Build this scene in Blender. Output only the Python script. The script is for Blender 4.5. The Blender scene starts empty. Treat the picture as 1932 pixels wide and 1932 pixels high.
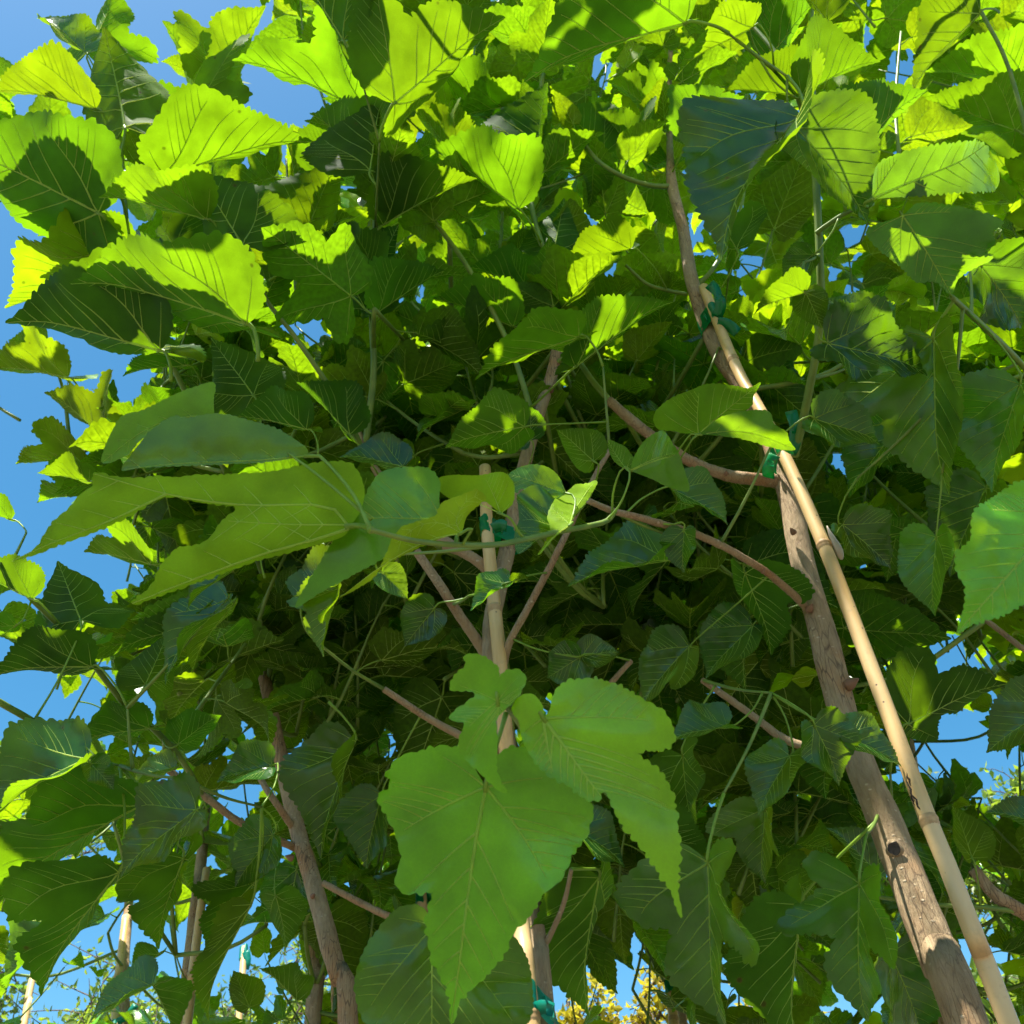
import bpy, math, random
import numpy as np
from mathutils import Vector, Matrix
from mathutils.geometry import delaunay_2d_cdt

rng = np.random.default_rng(11)
random.seed(11)
SC = bpy.context.scene
COL = SC.collection

# ------------------------------------------------------------------ camera
PITCH, ROLL, FOV = math.radians(42), math.radians(4), math.radians(56)
CAM = np.array([0.0, 0.0, 1.45])
_F = np.array([0, math.cos(PITCH), math.sin(PITCH)])
_U = np.array([0, -math.sin(PITCH), math.cos(PITCH)])
_R = np.array([1.0, 0, 0])
RX = _R * math.cos(ROLL) - _U * math.sin(ROLL)
UX = _U * math.cos(ROLL) + _R * math.sin(ROLL)
FPX = 966.0 / math.tan(FOV / 2)          # focal length in px of a 1932 px picture
cd = bpy.data.cameras.new('camera')
cd.sensor_width = cd.sensor_height = 36
cd.lens = 18 / math.tan(FOV / 2)
cd.clip_start, cd.clip_end = 0.02, 5000
cam = bpy.data.objects.new('camera', cd)
COL.objects.link(cam)
cam.matrix_world = Matrix(((RX[0], UX[0], -_F[0], CAM[0]), (RX[1], UX[1], -_F[1], CAM[1]),
                           (RX[2], UX[2], -_F[2], CAM[2]), (0, 0, 0, 1)))
SC.camera = cam
cd.dof.use_dof, cd.dof.focus_distance, cd.dof.aperture_fstop = True, 1.05, 18

# ------------------------------------------------------------------ sky, sun, exposure
SUN_EL, SUN_AZ = math.radians(71), math.radians(-143)     # azimuth from +Y towards +X
w = bpy.data.worlds.new('World')
SC.world = w
w.use_nodes = True
nt = w.node_tree
bg = nt.nodes['Background']
sky = nt.nodes.new('ShaderNodeTexSky')
sky.sky_type = 'NISHITA'
sky.sun_disc = False
sky.sun_elevation, sky.sun_rotation = SUN_EL, SUN_AZ
sky.altitude, sky.air_density, sky.dust_density, sky.ozone_density = 200, 1.0, 1.0, 2.4
hs = nt.nodes.new('ShaderNodeHueSaturation')
hs.inputs['Saturation'].default_value = 1.32
hs.inputs['Hue'].default_value = .482
nt.links.new(sky.outputs[0], hs.inputs['Color'])
nt.links.new(hs.outputs[0], bg.inputs[0])
bg.inputs[1].default_value = 0.080
sl = bpy.data.lights.new('sun', 'SUN')
sl.energy, sl.angle, sl.color = 5.0, math.radians(0.53), (1.0, 0.95, 0.86)
sun = bpy.data.objects.new('sun', sl)
COL.objects.link(sun)
SUNV = np.array([math.sin(SUN_AZ) * math.cos(SUN_EL), math.cos(SUN_AZ) * math.cos(SUN_EL), math.sin(SUN_EL)])
sun.rotation_euler = Vector(SUNV).to_track_quat('Z', 'Y').to_euler()
SC.view_settings.view_transform = 'Standard'
SC.view_settings.look = 'None'
SC.view_settings.exposure = 1.5
SC.view_settings.gamma = 1
SC.cycles.max_bounces, SC.cycles.diffuse_bounces, SC.cycles.transmission_bounces = 6, 4, 4
SC.cycles.glossy_bounces = 2
SC.cycles.use_adaptive_sampling, SC.cycles.adaptive_threshold = True, .03
SC.cycles.use_denoising = True
SC.cycles.caustics_reflective = SC.cycles.caustics_refractive = False
SC.render.engine = 'CYCLES'


# ------------------------------------------------------------------ helpers
def P(x, y, d):
    """point of the place seen at (x, y) of a 1932 px picture, d metres ahead"""
    return CAM + d * (_F + RX * (x - 966) / FPX + UX * (966 - y) / FPX)


def proj(p):
    q = np.asarray(p) - CAM
    d = q @ _F
    dd = np.where(d > 0.05, d, 0.05)
    return 966 + FPX * (q @ RX) / dd, 966 - FPX * (q @ UX) / dd, d


def unit(v):
    v = np.asarray(v, float)
    return v / max(np.linalg.norm(v), 1e-9)


def spline(pts, n):
    """Catmull-Rom through pts (rows of any width), n samples evenly spaced by arc length of the first 3 columns"""
    p = np.asarray(pts, float)
    if len(p) == 2:
        t = np.linspace(0, 1, n)[:, None]
        return p[0] * (1 - t) + p[1] * t
    e = np.vstack([2 * p[0] - p[1], p, 2 * p[-1] - p[-2]])
    out = []
    for i in range(1, len(e) - 2):
        t = np.linspace(0, 1, 14, endpoint=False)[:, None]
        a, b, c, d = e[i - 1], e[i], e[i + 1], e[i + 2]
        out.append(.5 * (2 * b + (c - a) * t + (2 * a - 5 * b + 4 * c - d) * t ** 2 + (3 * b - a - 3 * c + d) * t ** 3))
    q = np.vstack(out + [p[-1:]])
    k = min(3, q.shape[1])
    s = np.r_[0, np.cumsum(np.linalg.norm(np.diff(q[:, :k], axis=0), axis=1))]
    u = np.linspace(0, s[-1], n)
    return np.stack([np.interp(u, s, q[:, j]) for j in range(q.shape[1])], axis=1)


def mesh_from(name, v, f, mats, midx=None, smooth=True):
    me = bpy.data.meshes.new(name)
    me.from_pydata([tuple(map(float, a)) for a in v], [], [tuple(map(int, a)) for a in f])
    for m in mats:
        me.materials.append(m)
    if midx is not None:
        me.polygons.foreach_set('material_index', np.asarray(midx, dtype=np.int32))
    if smooth:
        me.polygons.foreach_set('use_smooth', np.ones(len(me.polygons), dtype=bool))
    me.update()
    return me


def link(name, me, parent=None):
    o = bpy.data.objects.new(name, me)
    COL.objects.link(o)
    if parent is not None:
        o.parent = parent
    return o


def tag(o, label=None, cat=None, group=None, kind=None):
    for k, v in (('label', label), ('category', cat), ('group', group), ('kind', kind)):
        if v:
            o[k] = v
    return o


def empty(name, loc):
    o = bpy.data.objects.new(name, None)
    o.empty_display_size = .1
    COL.objects.link(o)
    o.location = loc
    return o


def tube(path, rad, sides, origin=(0, 0, 0), rough=0.0, knobs=(), cap=True, seed=0):
    """rings along path; rad per point; knobs: (fraction, angle, height, width fraction)"""
    p = np.asarray(path, float)
    n = len(p)
    r = np.asarray(rad, float)
    tg = np.gradient(p, axis=0)
    tg /= np.maximum(np.linalg.norm(tg, axis=1, keepdims=True), 1e-9)
    a = unit(np.cross(tg[0], [0.31, 0.9, 0.17]))
    g = np.random.default_rng(seed + 5)
    ph = g.uniform(0, 6.28, 12)
    V, Fc = [], []
    ang = np.linspace(0, 2 * np.pi, sides, endpoint=False)
    s = np.r_[0, np.cumsum(np.linalg.norm(np.diff(p, axis=0), axis=1))]
    for i in range(n):
        a = unit(a - tg[i] * (a @ tg[i]))
        b = np.cross(tg[i], a)
        rr = np.full(sides, r[i])
        if rough:
            rr = rr * (1 + rough * (np.sin(ang * 2 + s[i] * 23 + ph[0]) * .5 + np.sin(ang * 3 - s[i] * 41 + ph[1]) * .4
                                    + np.sin(ang + s[i] * 90 + ph[2]) * .4 + np.sin(ang * 5 + s[i] * 61 + ph[3]) * .3)
                       + rough * .4 * g.standard_normal(sides))
        for (kf, ka, kh, kw) in knobs:
            da = (ang - ka + np.pi) % (2 * np.pi) - np.pi
            rr = rr + r[i] * kh * np.exp(-((s[i] / s[-1] - kf) / kw) ** 2) * np.exp(-(da / .75) ** 2)
        V.append(p[i] + np.cos(ang)[:, None] * a * rr[:, None] + np.sin(ang)[:, None] * b * rr[:, None])
    V = np.vstack(V) - np.asarray(origin)
    for i in range(n - 1):
        for j in range(sides):
            k = (j + 1) % sides
            Fc.append((i * sides + j, i * sides + k, (i + 1) * sides + k, (i + 1) * sides + j))
    if cap:
        Fc.append(tuple(range(sides - 1, -1, -1)))
        Fc.append(tuple((n - 1) * sides + j for j in range(sides)))
    return V, Fc


# ------------------------------------------------------------------ materials
def new_mat(name):
    m = bpy.data.materials.new(name)
    m.use_nodes = True
    m.node_tree.nodes.clear()
    return m, m.node_tree.nodes, m.node_tree.links


def N(ns, t, **kw):
    n = ns.new(t)
    for k, v in kw.items():
        setattr(n, k, v)
    return n


def rgb(c):
    return (c[0], c[1], c[2], 1)


def leaf_mat(name, top, under, trans, tfac=.46, rough=.36, young=None):
    ytop, yunder, ytrans = young or (top, under, trans)
    m, ns, ln = new_mat(name)
    out = N(ns, 'ShaderNodeOutputMaterial')
    geo = N(ns, 'ShaderNodeNewGeometry')
    oi = N(ns, 'ShaderNodeObjectInfo')
    tc = N(ns, 'ShaderNodeTexCoord')
    no = N(ns, 'ShaderNodeTexNoise', noise_dimensions='4D')
    no.inputs['Scale'].default_value = 26
    no.inputs['Detail'].default_value = 4
    ln.new(tc.outputs['Object'], no.inputs['Vector'])
    mw = N(ns, 'ShaderNodeMath', operation='MULTIPLY')
    mw.inputs[1].default_value = 60
    ln.new(oi.outputs['Random'], mw.inputs[0])
    ln.new(mw.outputs[0], no.inputs['W'])
    vo = N(ns, 'ShaderNodeTexVoronoi', feature='DISTANCE_TO_EDGE')
    vo.inputs['Scale'].default_value = 300
    ln.new(tc.outputs['Object'], vo.inputs['Vector'])
    vr = N(ns, 'ShaderNodeMapRange')
    vr.inputs['From Max'].default_value = .09
    vr.inputs['To Min'].default_value = 1.07
    vr.inputs['To Max'].default_value = .98
    ln.new(vo.outputs['Distance'], vr.inputs['Value'])
    nr = N(ns, 'ShaderNodeMapRange')
    nr.inputs['From Min'].default_value, nr.inputs['From Max'].default_value = .3, .7
    nr.inputs['To Min'].default_value, nr.inputs['To Max'].default_value = .70, 1.25
    ln.new(no.outputs[0], nr.inputs['Value'])
    vm = N(ns, 'ShaderNodeMath', operation='MULTIPLY')
    ln.new(vr.outputs[0], vm.inputs[0])
    ln.new(nr.outputs[0], vm.inputs[1])
    # pinprick blemishes
    v2 = N(ns, 'ShaderNodeTexVoronoi')
    v2.inputs['Scale'].default_value = 22
    ln.new(tc.outputs['Object'], v2.inputs['Vector'])
    sp = N(ns, 'ShaderNodeMapRange')
    sp.inputs['From Min'].default_value, sp.inputs['From Max'].default_value = .04, .075
    sp.inputs['To Min'].default_value, sp.inputs['To Max'].default_value = .5, 1
    ln.new(v2.outputs['Distance'], sp.inputs['Value'])
    vm2 = N(ns, 'ShaderNodeMath', operation='MULTIPLY')
    ln.new(vm.outputs[0], vm2.inputs[0])
    ln.new(sp.outputs[0], vm2.inputs[1])
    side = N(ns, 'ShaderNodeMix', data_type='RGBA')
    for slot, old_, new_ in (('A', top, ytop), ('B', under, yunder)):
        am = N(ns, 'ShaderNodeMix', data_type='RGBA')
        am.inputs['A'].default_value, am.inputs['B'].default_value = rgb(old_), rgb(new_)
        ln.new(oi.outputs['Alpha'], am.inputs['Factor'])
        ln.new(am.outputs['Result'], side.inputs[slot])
    ln.new(geo.outputs['Backfacing'], side.inputs['Factor'])
    tint = N(ns, 'ShaderNodeMix', data_type='RGBA', blend_type='MULTIPLY')
    tint.inputs['Factor'].default_value = 1
    ln.new(side.outputs['Result'], tint.inputs['A'])
    ln.new(oi.outputs['Color'], tint.inputs['B'])
    bs = N(ns, 'ShaderNodeMapRange')
    bs.inputs['From Min'].default_value, bs.inputs['From Max'].default_value = .085, .05
    ln.new(v2.outputs['Distance'], bs.inputs['Value'])
    brn = N(ns, 'ShaderNodeMix', data_type='RGBA')
    brn.inputs['B'].default_value = (.16, .09, .03, 1)
    ln.new(bs.outputs[0], brn.inputs['Factor'])
    ln.new(tint.outputs['Result'], brn.inputs['A'])
    val = N(ns, 'ShaderNodeVectorMath', operation='SCALE')
    ln.new(brn.outputs['Result'], val.inputs[0])
    ln.new(vm2.outputs[0], val.inputs['Scale'])
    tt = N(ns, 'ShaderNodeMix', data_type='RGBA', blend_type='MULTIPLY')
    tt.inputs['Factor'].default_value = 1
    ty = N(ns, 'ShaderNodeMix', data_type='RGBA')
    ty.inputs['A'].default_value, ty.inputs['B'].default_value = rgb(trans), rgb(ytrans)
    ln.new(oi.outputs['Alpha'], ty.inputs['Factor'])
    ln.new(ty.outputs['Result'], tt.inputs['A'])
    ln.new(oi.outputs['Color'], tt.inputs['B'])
    tv = N(ns, 'ShaderNodeVectorMath', operation='SCALE')
    ln.new(tt.outputs['Result'], tv.inputs[0])
    ln.new(vm2.outputs[0], tv.inputs['Scale'])
    rr = N(ns, 'ShaderNodeMapRange')
    rr.inputs['To Min'].default_value, rr.inputs['To Max'].default_value = rough, .62
    ln.new(geo.outputs['Backfacing'], rr.inputs['Value'])
    bp = N(ns, 'ShaderNodeBump')
    bp.inputs['Strength'].default_value = .2
    bp.inputs['Distance'].default_value = .0006
    ln.new(vo.outputs['Distance'], bp.inputs['Height'])
    pb = N(ns, 'ShaderNodeBsdfPrincipled')
    sr = N(ns, 'ShaderNodeMapRange')
    sr.inputs['To Min'].default_value, sr.inputs['To Max'].default_value = .5, .12
    ln.new(geo.outputs['Backfacing'], sr.inputs['Value'])
    ln.new(sr.outputs[0], pb.inputs['Specular IOR Level'])
    ln.new(val.outputs[0], pb.inputs['Base Color'])
    ln.new(rr.outputs[0], pb.inputs['Roughness'])
    ln.new(bp.outputs[0], pb.inputs['Normal'])
    tr = N(ns, 'ShaderNodeBsdfTranslucent')
    ln.new(tv.outputs[0], tr.inputs['Color'])
    mx = N(ns, 'ShaderNodeMixShader')
    mx.inputs[0].default_value = tfac
    ln.new(pb.outputs[0], mx.inputs[1])
    ln.new(tr.outputs[0], mx.inputs[2])
    ln.new(mx.outputs[0], out.inputs[0])
    return m


def plain_mat(name, c, rough=.6, trans=None, tfac=.3, noise=None, spec=.4, tint=False):
    m, ns, ln = new_mat(name)
    out = N(ns, 'ShaderNodeOutputMaterial')
    pb = N(ns, 'ShaderNodeBsdfPrincipled')
    pb.inputs['Base Color'].default_value = rgb(c)
    pb.inputs['Roughness'].default_value = rough
    pb.inputs['Specular IOR Level'].default_value = spec
    if noise:
        c2, scale = noise
        tc = N(ns, 'ShaderNodeTexCoord')
        no = N(ns, 'ShaderNodeTexNoise')
        no.inputs['Scale'].default_value = scale
        no.inputs['Detail'].default_value = 6
        ln.new(tc.outputs['Object'], no.inputs['Vector'])
        mr = N(ns, 'ShaderNodeMapRange')
        mr.inputs['From Min'].default_value, mr.inputs['From Max'].default_value = .35, .65
        ln.new(no.outputs[0], mr.inputs['Value'])
        mi = N(ns, 'ShaderNodeMix', data_type='RGBA')
        mi.inputs['A'].default_value, mi.inputs['B'].default_value = rgb(c), rgb(c2)
        ln.new(mr.outputs[0], mi.inputs['Factor'])
        ln.new(mi.outputs['Result'], pb.inputs['Base Color'])
    if trans:
        tr = N(ns, 'ShaderNodeBsdfTranslucent')
        tr.inputs['Color'].default_value = rgb(trans)
        mx = N(ns, 'ShaderNodeMixShader')
        mx.inputs[0].default_value = tfac
        ln.new(pb.outputs[0], mx.inputs[1])
        ln.new(tr.outputs[0], mx.inputs[2])
        ln.new(mx.outputs[0], out.inputs[0])
    else:
        ln.new(pb.outputs[0], out.inputs[0])
    return m


def bark_mat(name, c1, c2, c3, lent, crack=(.07, .045, .03)):
    """mottled bark: two browns in streaks along the stem, rusty patches, pale lenticel specks, cracks"""
    m, ns, ln = new_mat(name)
    out = N(ns, 'ShaderNodeOutputMaterial')
    tc = N(ns, 'ShaderNodeTexCoord')
    mp = N(ns, 'ShaderNodeMapping')
    mp.inputs['Scale'].default_value = (1, 1, .3)
    ln.new(tc.outputs['Object'], mp.inputs['Vector'])
    n1 = N(ns, 'ShaderNodeTexNoise')
    n1.inputs['Scale'].default_value, n1.inputs['Detail'].default_value = 150, 8
    n1.inputs['Roughness'].default_value = .7
    ln.new(mp.outputs[0], n1.inputs['Vector'])
    n2 = N(ns, 'ShaderNodeTexNoise')
    n2.inputs['Scale'].default_value, n2.inputs['Detail'].default_value = 14, 5
    ln.new(tc.outputs['Object'], n2.inputs['Vector'])
    vo = N(ns, 'ShaderNodeTexVoronoi')
    vo.inputs['Scale'].default_value = 120
    vo.inputs['Randomness'].default_value = 1
    mp2 = N(ns, 'ShaderNodeMapping')
    mp2.inputs['Scale'].default_value = (.8, .8, 1.3)
    ln.new(tc.outputs['Object'], mp2.inputs['Vector'])
    ln.new(mp2.outputs[0], vo.inputs['Vector'])

    def rng_(v, a, b):
        r = N(ns, 'ShaderNodeMapRange')
        r.inputs['From Min'].default_value, r.inputs['From Max'].default_value = a, b
        ln.new(v, r.inputs['Value'])
        return r.outputs[0]

    def mixc(f, a, b):
        x = N(ns, 'ShaderNodeMix', data_type='RGBA')
        ln.new(f, x.inputs['Factor'])
        for k, v in (('A', a), ('B', b)):
            if isinstance(v, tuple):
                x.inputs[k].default_value = rgb(v)
            else:
                ln.new(v, x.inputs[k])
        return x.outputs['Result']
    c = mixc(rng_(n1.outputs[0], .36, .64), c1, c2)
    c = mixc(rng_(n2.outputs[0], .54, .72), c, c3)
    n4 = N(ns, 'ShaderNodeTexNoise')
    n4.inputs['Scale'].default_value = 45
    ln.new(tc.outputs['Object'], n4.inputs['Vector'])
    lm = N(ns, 'ShaderNodeMath', operation='MULTIPLY')
    ln.new(rng_(vo.outputs['Distance'], .24, .10), lm.inputs[0])
    ln.new(rng_(n4.outputs[0], .46, .60), lm.inputs[1])
    c = mixc(lm.outputs[0], c, lent)
    mp3 = N(ns, 'ShaderNodeMapping')
    mp3.inputs['Scale'].default_value = (1, 1, .12)
    ln.new(tc.outputs['Object'], mp3.inputs['Vector'])
    v5 = N(ns, 'ShaderNodeTexVoronoi', feature='DISTANCE_TO_EDGE')
    v5.inputs['Scale'].default_value = 210
    ln.new(mp3.outputs[0], v5.inputs['Vector'])
    ck = N(ns, 'ShaderNodeMath', operation='MULTIPLY')
    ln.new(rng_(v5.outputs['Distance'], .07, .0), ck.inputs[0])
    ln.new(rng_(n2.outputs[0], .42, .58), ck.inputs[1])
    c = mixc(ck.outputs[0], c, crack)
    pb = N(ns, 'ShaderNodeBsdfPrincipled')
    pb.inputs['Roughness'].default_value = .75
    pb.inputs['Specular IOR Level'].default_value = .25
    ln.new(c, pb.inputs['Base Color'])
    hs = N(ns, 'ShaderNodeMath', operation='SUBTRACT')
    ln.new(n1.outputs[0], hs.inputs[0])
    lh = N(ns, 'ShaderNodeMath', operation='MULTIPLY')
    lh.inputs[1].default_value = -.22
    ln.new(lm.outputs[0], lh.inputs[0])
    ln.new(lh.outputs[0], hs.inputs[1])
    bp = N(ns, 'ShaderNodeBump')
    bp.inputs['Strength'].default_value, bp.inputs['Distance'].default_value = .9, .004
    ln.new(hs.outputs[0], bp.inputs['Height'])
    ln.new(bp.outputs[0], pb.inputs['Normal'])
    ln.new(pb.outputs[0], out.inputs[0])
    return m


M = {}
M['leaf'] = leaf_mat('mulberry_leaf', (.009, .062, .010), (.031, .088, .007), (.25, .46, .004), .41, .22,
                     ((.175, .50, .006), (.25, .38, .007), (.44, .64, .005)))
M['vein'] = plain_mat('leaf_vein', (.44, .64, .13), .5, (.92, 1.0, .22), .62)
_m = M['vein'].node_tree
_tp, _mx = _m.nodes.new('ShaderNodeBsdfTransparent'), _m.nodes.new('ShaderNodeMixShader')
_out = [n for n in _m.nodes if n.type == 'OUTPUT_MATERIAL'][0]
_src = _out.inputs[0].links[0].from_socket
_mx.inputs[0].default_value = .12
_m.links.new(_src, _mx.inputs[1])
_m.links.new(_tp.outputs[0], _mx.inputs[2])
_m.links.new(_mx.outputs[0], _out.inputs[0])
M['petiole'] = plain_mat('petiole', (.22, .36, .03), .45, (.4, .6, .03), .25, noise=((.16, .28, .025), 60))
M['shoot'] = plain_mat('green_shoot', (.17, .24, .03), .5, noise=((.10, .17, .025), 40))
M['twig'] = bark_mat('twig_bark', (.29, .195, .10), (.37, .26, .14), (.33, .155, .06), (.52, .40, .26), (.18, .115, .06))
M['bark'] = bark_mat('trunk_bark', (.43, .31, .175), (.28, .195, .105), (.40, .20, .08), (.60, .48, .32), (.11, .07, .04))
M['wood'] = plain_mat('cut_wood', (.50, .38, .24), .8, noise=((.36, .25, .15), 200))
M['scar'] = plain_mat('pruning_scar', (.035, .028, .024), .9, noise=((.09, .07, .055), 300))
M['bud'] = plain_mat('bud', (.20, .10, .05), .6)
M['tape'] = plain_mat('tie_tape', (.0, .20, .05), .28, (.0, .45, .11), .4, spec=.6)
M['teal'] = plain_mat('tie_tape_teal', (.01, .27, .20), .3, (.02, .5, .34), .45, spec=.6)


def bamboo_mat():
    m, ns, ln = new_mat('bamboo')
    out = N(ns, 'ShaderNodeOutputMaterial')
    tc = N(ns, 'ShaderNodeTexCoord')
    mp = N(ns, 'ShaderNodeMapping')
    mp.inputs['Scale'].default_value = (1, 1, .06)
    ln.new(tc.outputs['Object'], mp.inputs['Vector'])
    n1 = N(ns, 'ShaderNodeTexNoise')
    n1.inputs['Scale'].default_value, n1.inputs['Detail'].default_value = 260, 5
    ln.new(mp.outputs[0], n1.inputs['Vector'])
    n2 = N(ns, 'ShaderNodeTexNoise')
    n2.inputs['Scale'].default_value, n2.inputs['Detail'].default_value = 9, 4
    ln.new(tc.outputs['Object'], n2.inputs['Vector'])
    n3 = N(ns, 'ShaderNodeTexVoronoi')
    n3.inputs['Scale'].default_value = 70
    ln.new(tc.outputs['Object'], n3.inputs['Vector'])
    a = N(ns, 'ShaderNodeMix', data_type='RGBA')
    a.inputs['A'].default_value, a.inputs['B'].default_value = (.62, .40, .155, 1), (.50, .30, .10, 1)
    r1 = N(ns, 'ShaderNodeMapRange')
    r1.inputs['From Min'].default_value, r1.inputs['From Max'].default_value = .42, .78
    ln.new(n1.outputs[0], r1.inputs['Value'])
    ln.new(r1.outputs[0], a.inputs['Factor'])
    b = N(ns, 'ShaderNodeMix', data_type='RGBA')
    b.inputs['B'].default_value = (.66, .46, .22, 1)
    r2 = N(ns, 'ShaderNodeMapRange')
    r2.inputs['From Min'].default_value, r2.inputs['From Max'].default_value = .4, .66
    ln.new(n2.outputs[0], r2.inputs['Value'])
    ln.new(r2.outputs[0], b.inputs['Factor'])
    ln.new(a.outputs['Result'], b.inputs['A'])
    n6 = N(ns, 'ShaderNodeTexNoise')
    n6.inputs['Scale'].default_value, n6.inputs['Detail'].default_value, n6.inputs['Roughness'].default_value = 38, 8, .7
    ln.new(tc.outputs['Object'], n6.inputs['Vector'])
    r6 = N(ns, 'ShaderNodeMapRange')
    r6.inputs['From Min'].default_value, r6.inputs['From Max'].default_value, r6.inputs['To Max'].default_value = .56, .74, .7
    ln.new(n6.outputs[0], r6.inputs['Value'])
    b2 = N(ns, 'ShaderNodeMix', data_type='RGBA')
    b2.inputs['B'].default_value = (.36, .25, .13, 1)
    ln.new(r6.outputs[0], b2.inputs['Factor'])
    ln.new(b.outputs['Result'], b2.inputs['A'])
    b = b2
    c = N(ns, 'ShaderNodeMix', data_type='RGBA')
    c.inputs['B'].default_value = (.10, .055, .025, 1)
    r3 = N(ns, 'ShaderNodeMapRange')
    r3.inputs['From Min'].default_value, r3.inputs['From Max'].default_value = .10, .04
    ln.new(n3.outputs['Distance'], r3.inputs['Value'])
    ln.new(r3.outputs[0], c.inputs['Factor'])
    ln.new(b.outputs['Result'], c.inputs['A'])
    pb = N(ns, 'ShaderNodeBsdfPrincipled')
    pb.inputs['Roughness'].default_value = .42
    pb.inputs['Specular IOR Level'].default_value = .4
    ln.new(c.outputs['Result'], pb.inputs['Base Color'])
    bp = N(ns, 'ShaderNodeBump')
    bp.inputs['Strength'].default_value, bp.inputs['Distance'].default_value = .2, .001
    ln.new(n1.outputs[0], bp.inputs['Height'])
    ln.new(bp.outputs[0], pb.inputs['Normal'])
    ln.new(pb.outputs[0], out.inputs[0])
    return m


M['bamboo'] = bamboo_mat()
M['node'] = plain_mat('bamboo_node', (.36, .21, .085), .6, noise=((.50, .32, .14), 180))
M['sheath'] = plain_mat('bamboo_sheath', (.55, .47, .36), .7)
M['split'] = plain_mat('bamboo_split', (.035, .022, .012), .9)


# ------------------------------------------------------------------ the ground
def make_ground():
    m, ns, ln = new_mat('gravel_ground')
    out = N(ns, 'ShaderNodeOutputMaterial')
    tc = N(ns, 'ShaderNodeTexCoord')
    n1 = N(ns, 'ShaderNodeTexNoise')
    n1.inputs['Scale'].default_value, n1.inputs['Detail'].default_value = 1.1, 8
    ln.new(tc.outputs['Object'], n1.inputs['Vector'])
    v = N(ns, 'ShaderNodeTexVoronoi')
    v.inputs['Scale'].default_value = 55
    ln.new(tc.outputs['Object'], v.inputs['Vector'])
    mx = N(ns, 'ShaderNodeMix', data_type='RGBA')
    mx.inputs['A'].default_value, mx.inputs['B'].default_value = (.14, .125, .10, 1), (.20, .18, .15, 1)
    ln.new(n1.outputs[0], mx.inputs['Factor'])
    m2 = N(ns, 'ShaderNodeMix', data_type='RGBA', blend_type='MULTIPLY')
    m2.inputs['Factor'].default_value = .35
    ln.new(mx.outputs['Result'], m2.inputs['A'])
    ln.new(v.outputs['Color'], m2.inputs['B'])
    pb = N(ns, 'ShaderNodeBsdfPrincipled')
    pb.inputs['Roughness'].default_value = .95
    ln.new(m2.outputs['Result'], pb.inputs['Base Color'])
    bp = N(ns, 'ShaderNodeBump')
    bp.inputs['Distance'].default_value = .01
    ln.new(v.outputs['Distance'], bp.inputs['Height'])
    ln.new(bp.outputs[0], pb.inputs['Normal'])
    ln.new(pb.outputs[0], out.inputs[0])
    S = 2500
    o = link('ground', mesh_from('ground', [(-S, -S, 0), (S, -S, 0), (S, S, 0), (-S, S, 0)], [(0, 1, 2, 3)], [m], smooth=False))
    tag(o, 'pale gravel ground of the nursery yard', kind='structure')


make_ground()

# ------------------------------------------------------------------ leaf building
HALF = {
    'o': [(0, 0), (-.05, .05), (-.10, .15), (-.08, .27), (.02, .37), (.17, .425), (.33, .42), (.5, .355), (.65, .26), (.78, .16), (.87, .085), (.93, .035), (1, 0)],
    'h': [(0, 0), (-.07, .05), (-.16, .16), (-.15, .31), (-.03, .43), (.14, .48), (.32, .46), (.5, .38), (.66, .27), (.79, .16), (.88, .07), (.93, .03), (1, 0)],
    'm': [(0, 0), (-.06, .06), (-.11, .18), (-.07, .32), (.06, .43), (.22, .51), (.36, .53), (.43, .46), (.42, .35), (.43, .27), (.5, .27), (.6, .28), (.71, .23), (.83, .13), (.92, .045), (1, 0)],
    'f': [(0, 0), (-.08, .05), (-.17, .18), (-.19, .33), (-.10, .39), (.0, .34), (.07, .28), (.14, .36), (.27, .50), (.39, .56), (.44, .49), (.41, .35), (.40, .20), (.43, .15), (.52, .20), (.64, .245), (.75, .195), (.86, .10), (.94, .04), (1, 0)],
    'n': [(0, 0), (-.03, .05), (-.06, .13), (-.03, .22), (.07, .29), (.2, .32), (.36, .31), (.52, .26), (.67, .19), (.8, .115), (.89, .055), (.94, .025), (1, 0)],
}
LAT = {'o': 43, 'h': 46, 'm': 57, 'f': 57, 'n': 34}


def ray_len(o, d, poly):
    a = poly
    b = np.roll(poly, -1, axis=0)
    e = b - a
    den = d[0] * e[:, 1] - d[1] * e[:, 0]
    den = np.where(np.abs(den) < 1e-12, 1e-12, den)
    ao = a - o
    t = (ao[:, 0] * e[:, 1] - ao[:, 1] * e[:, 0]) / den
    s = (ao[:, 0] * d[1] - ao[:, 1] * d[0]) / den
    ok = (s >= 0) & (s <= 1) & (t > 1e-4)
    return t[ok].min() if ok.any() else 0.0


def inside(p, poly):
    x, y = p[:, 0][:, None], p[:, 1][:, None]
    a, b = poly, np.roll(poly, -1, axis=0)
    c = (a[:, 1] > y) != (b[:, 1] > y)
    dy = np.where(np.abs(b[:, 1] - a[:, 1]) < 1e-12, 1e-12, b[:, 1] - a[:, 1])
    xi = a[:, 0] + (y - a[:, 1]) * (b[:, 0] - a[:, 0]) / dy
    return ((c & (x < xi)).sum(axis=1) % 2) == 1


def generic_outline(kl, kr, wl=1.0, wr=1.0):
    r = [(x, -y * wr) for x, y in HALF[kr]]
    l = [(x, y * wl) for x, y in HALF[kl]][1:-1][::-1]
    return np.array(r + l)


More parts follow.
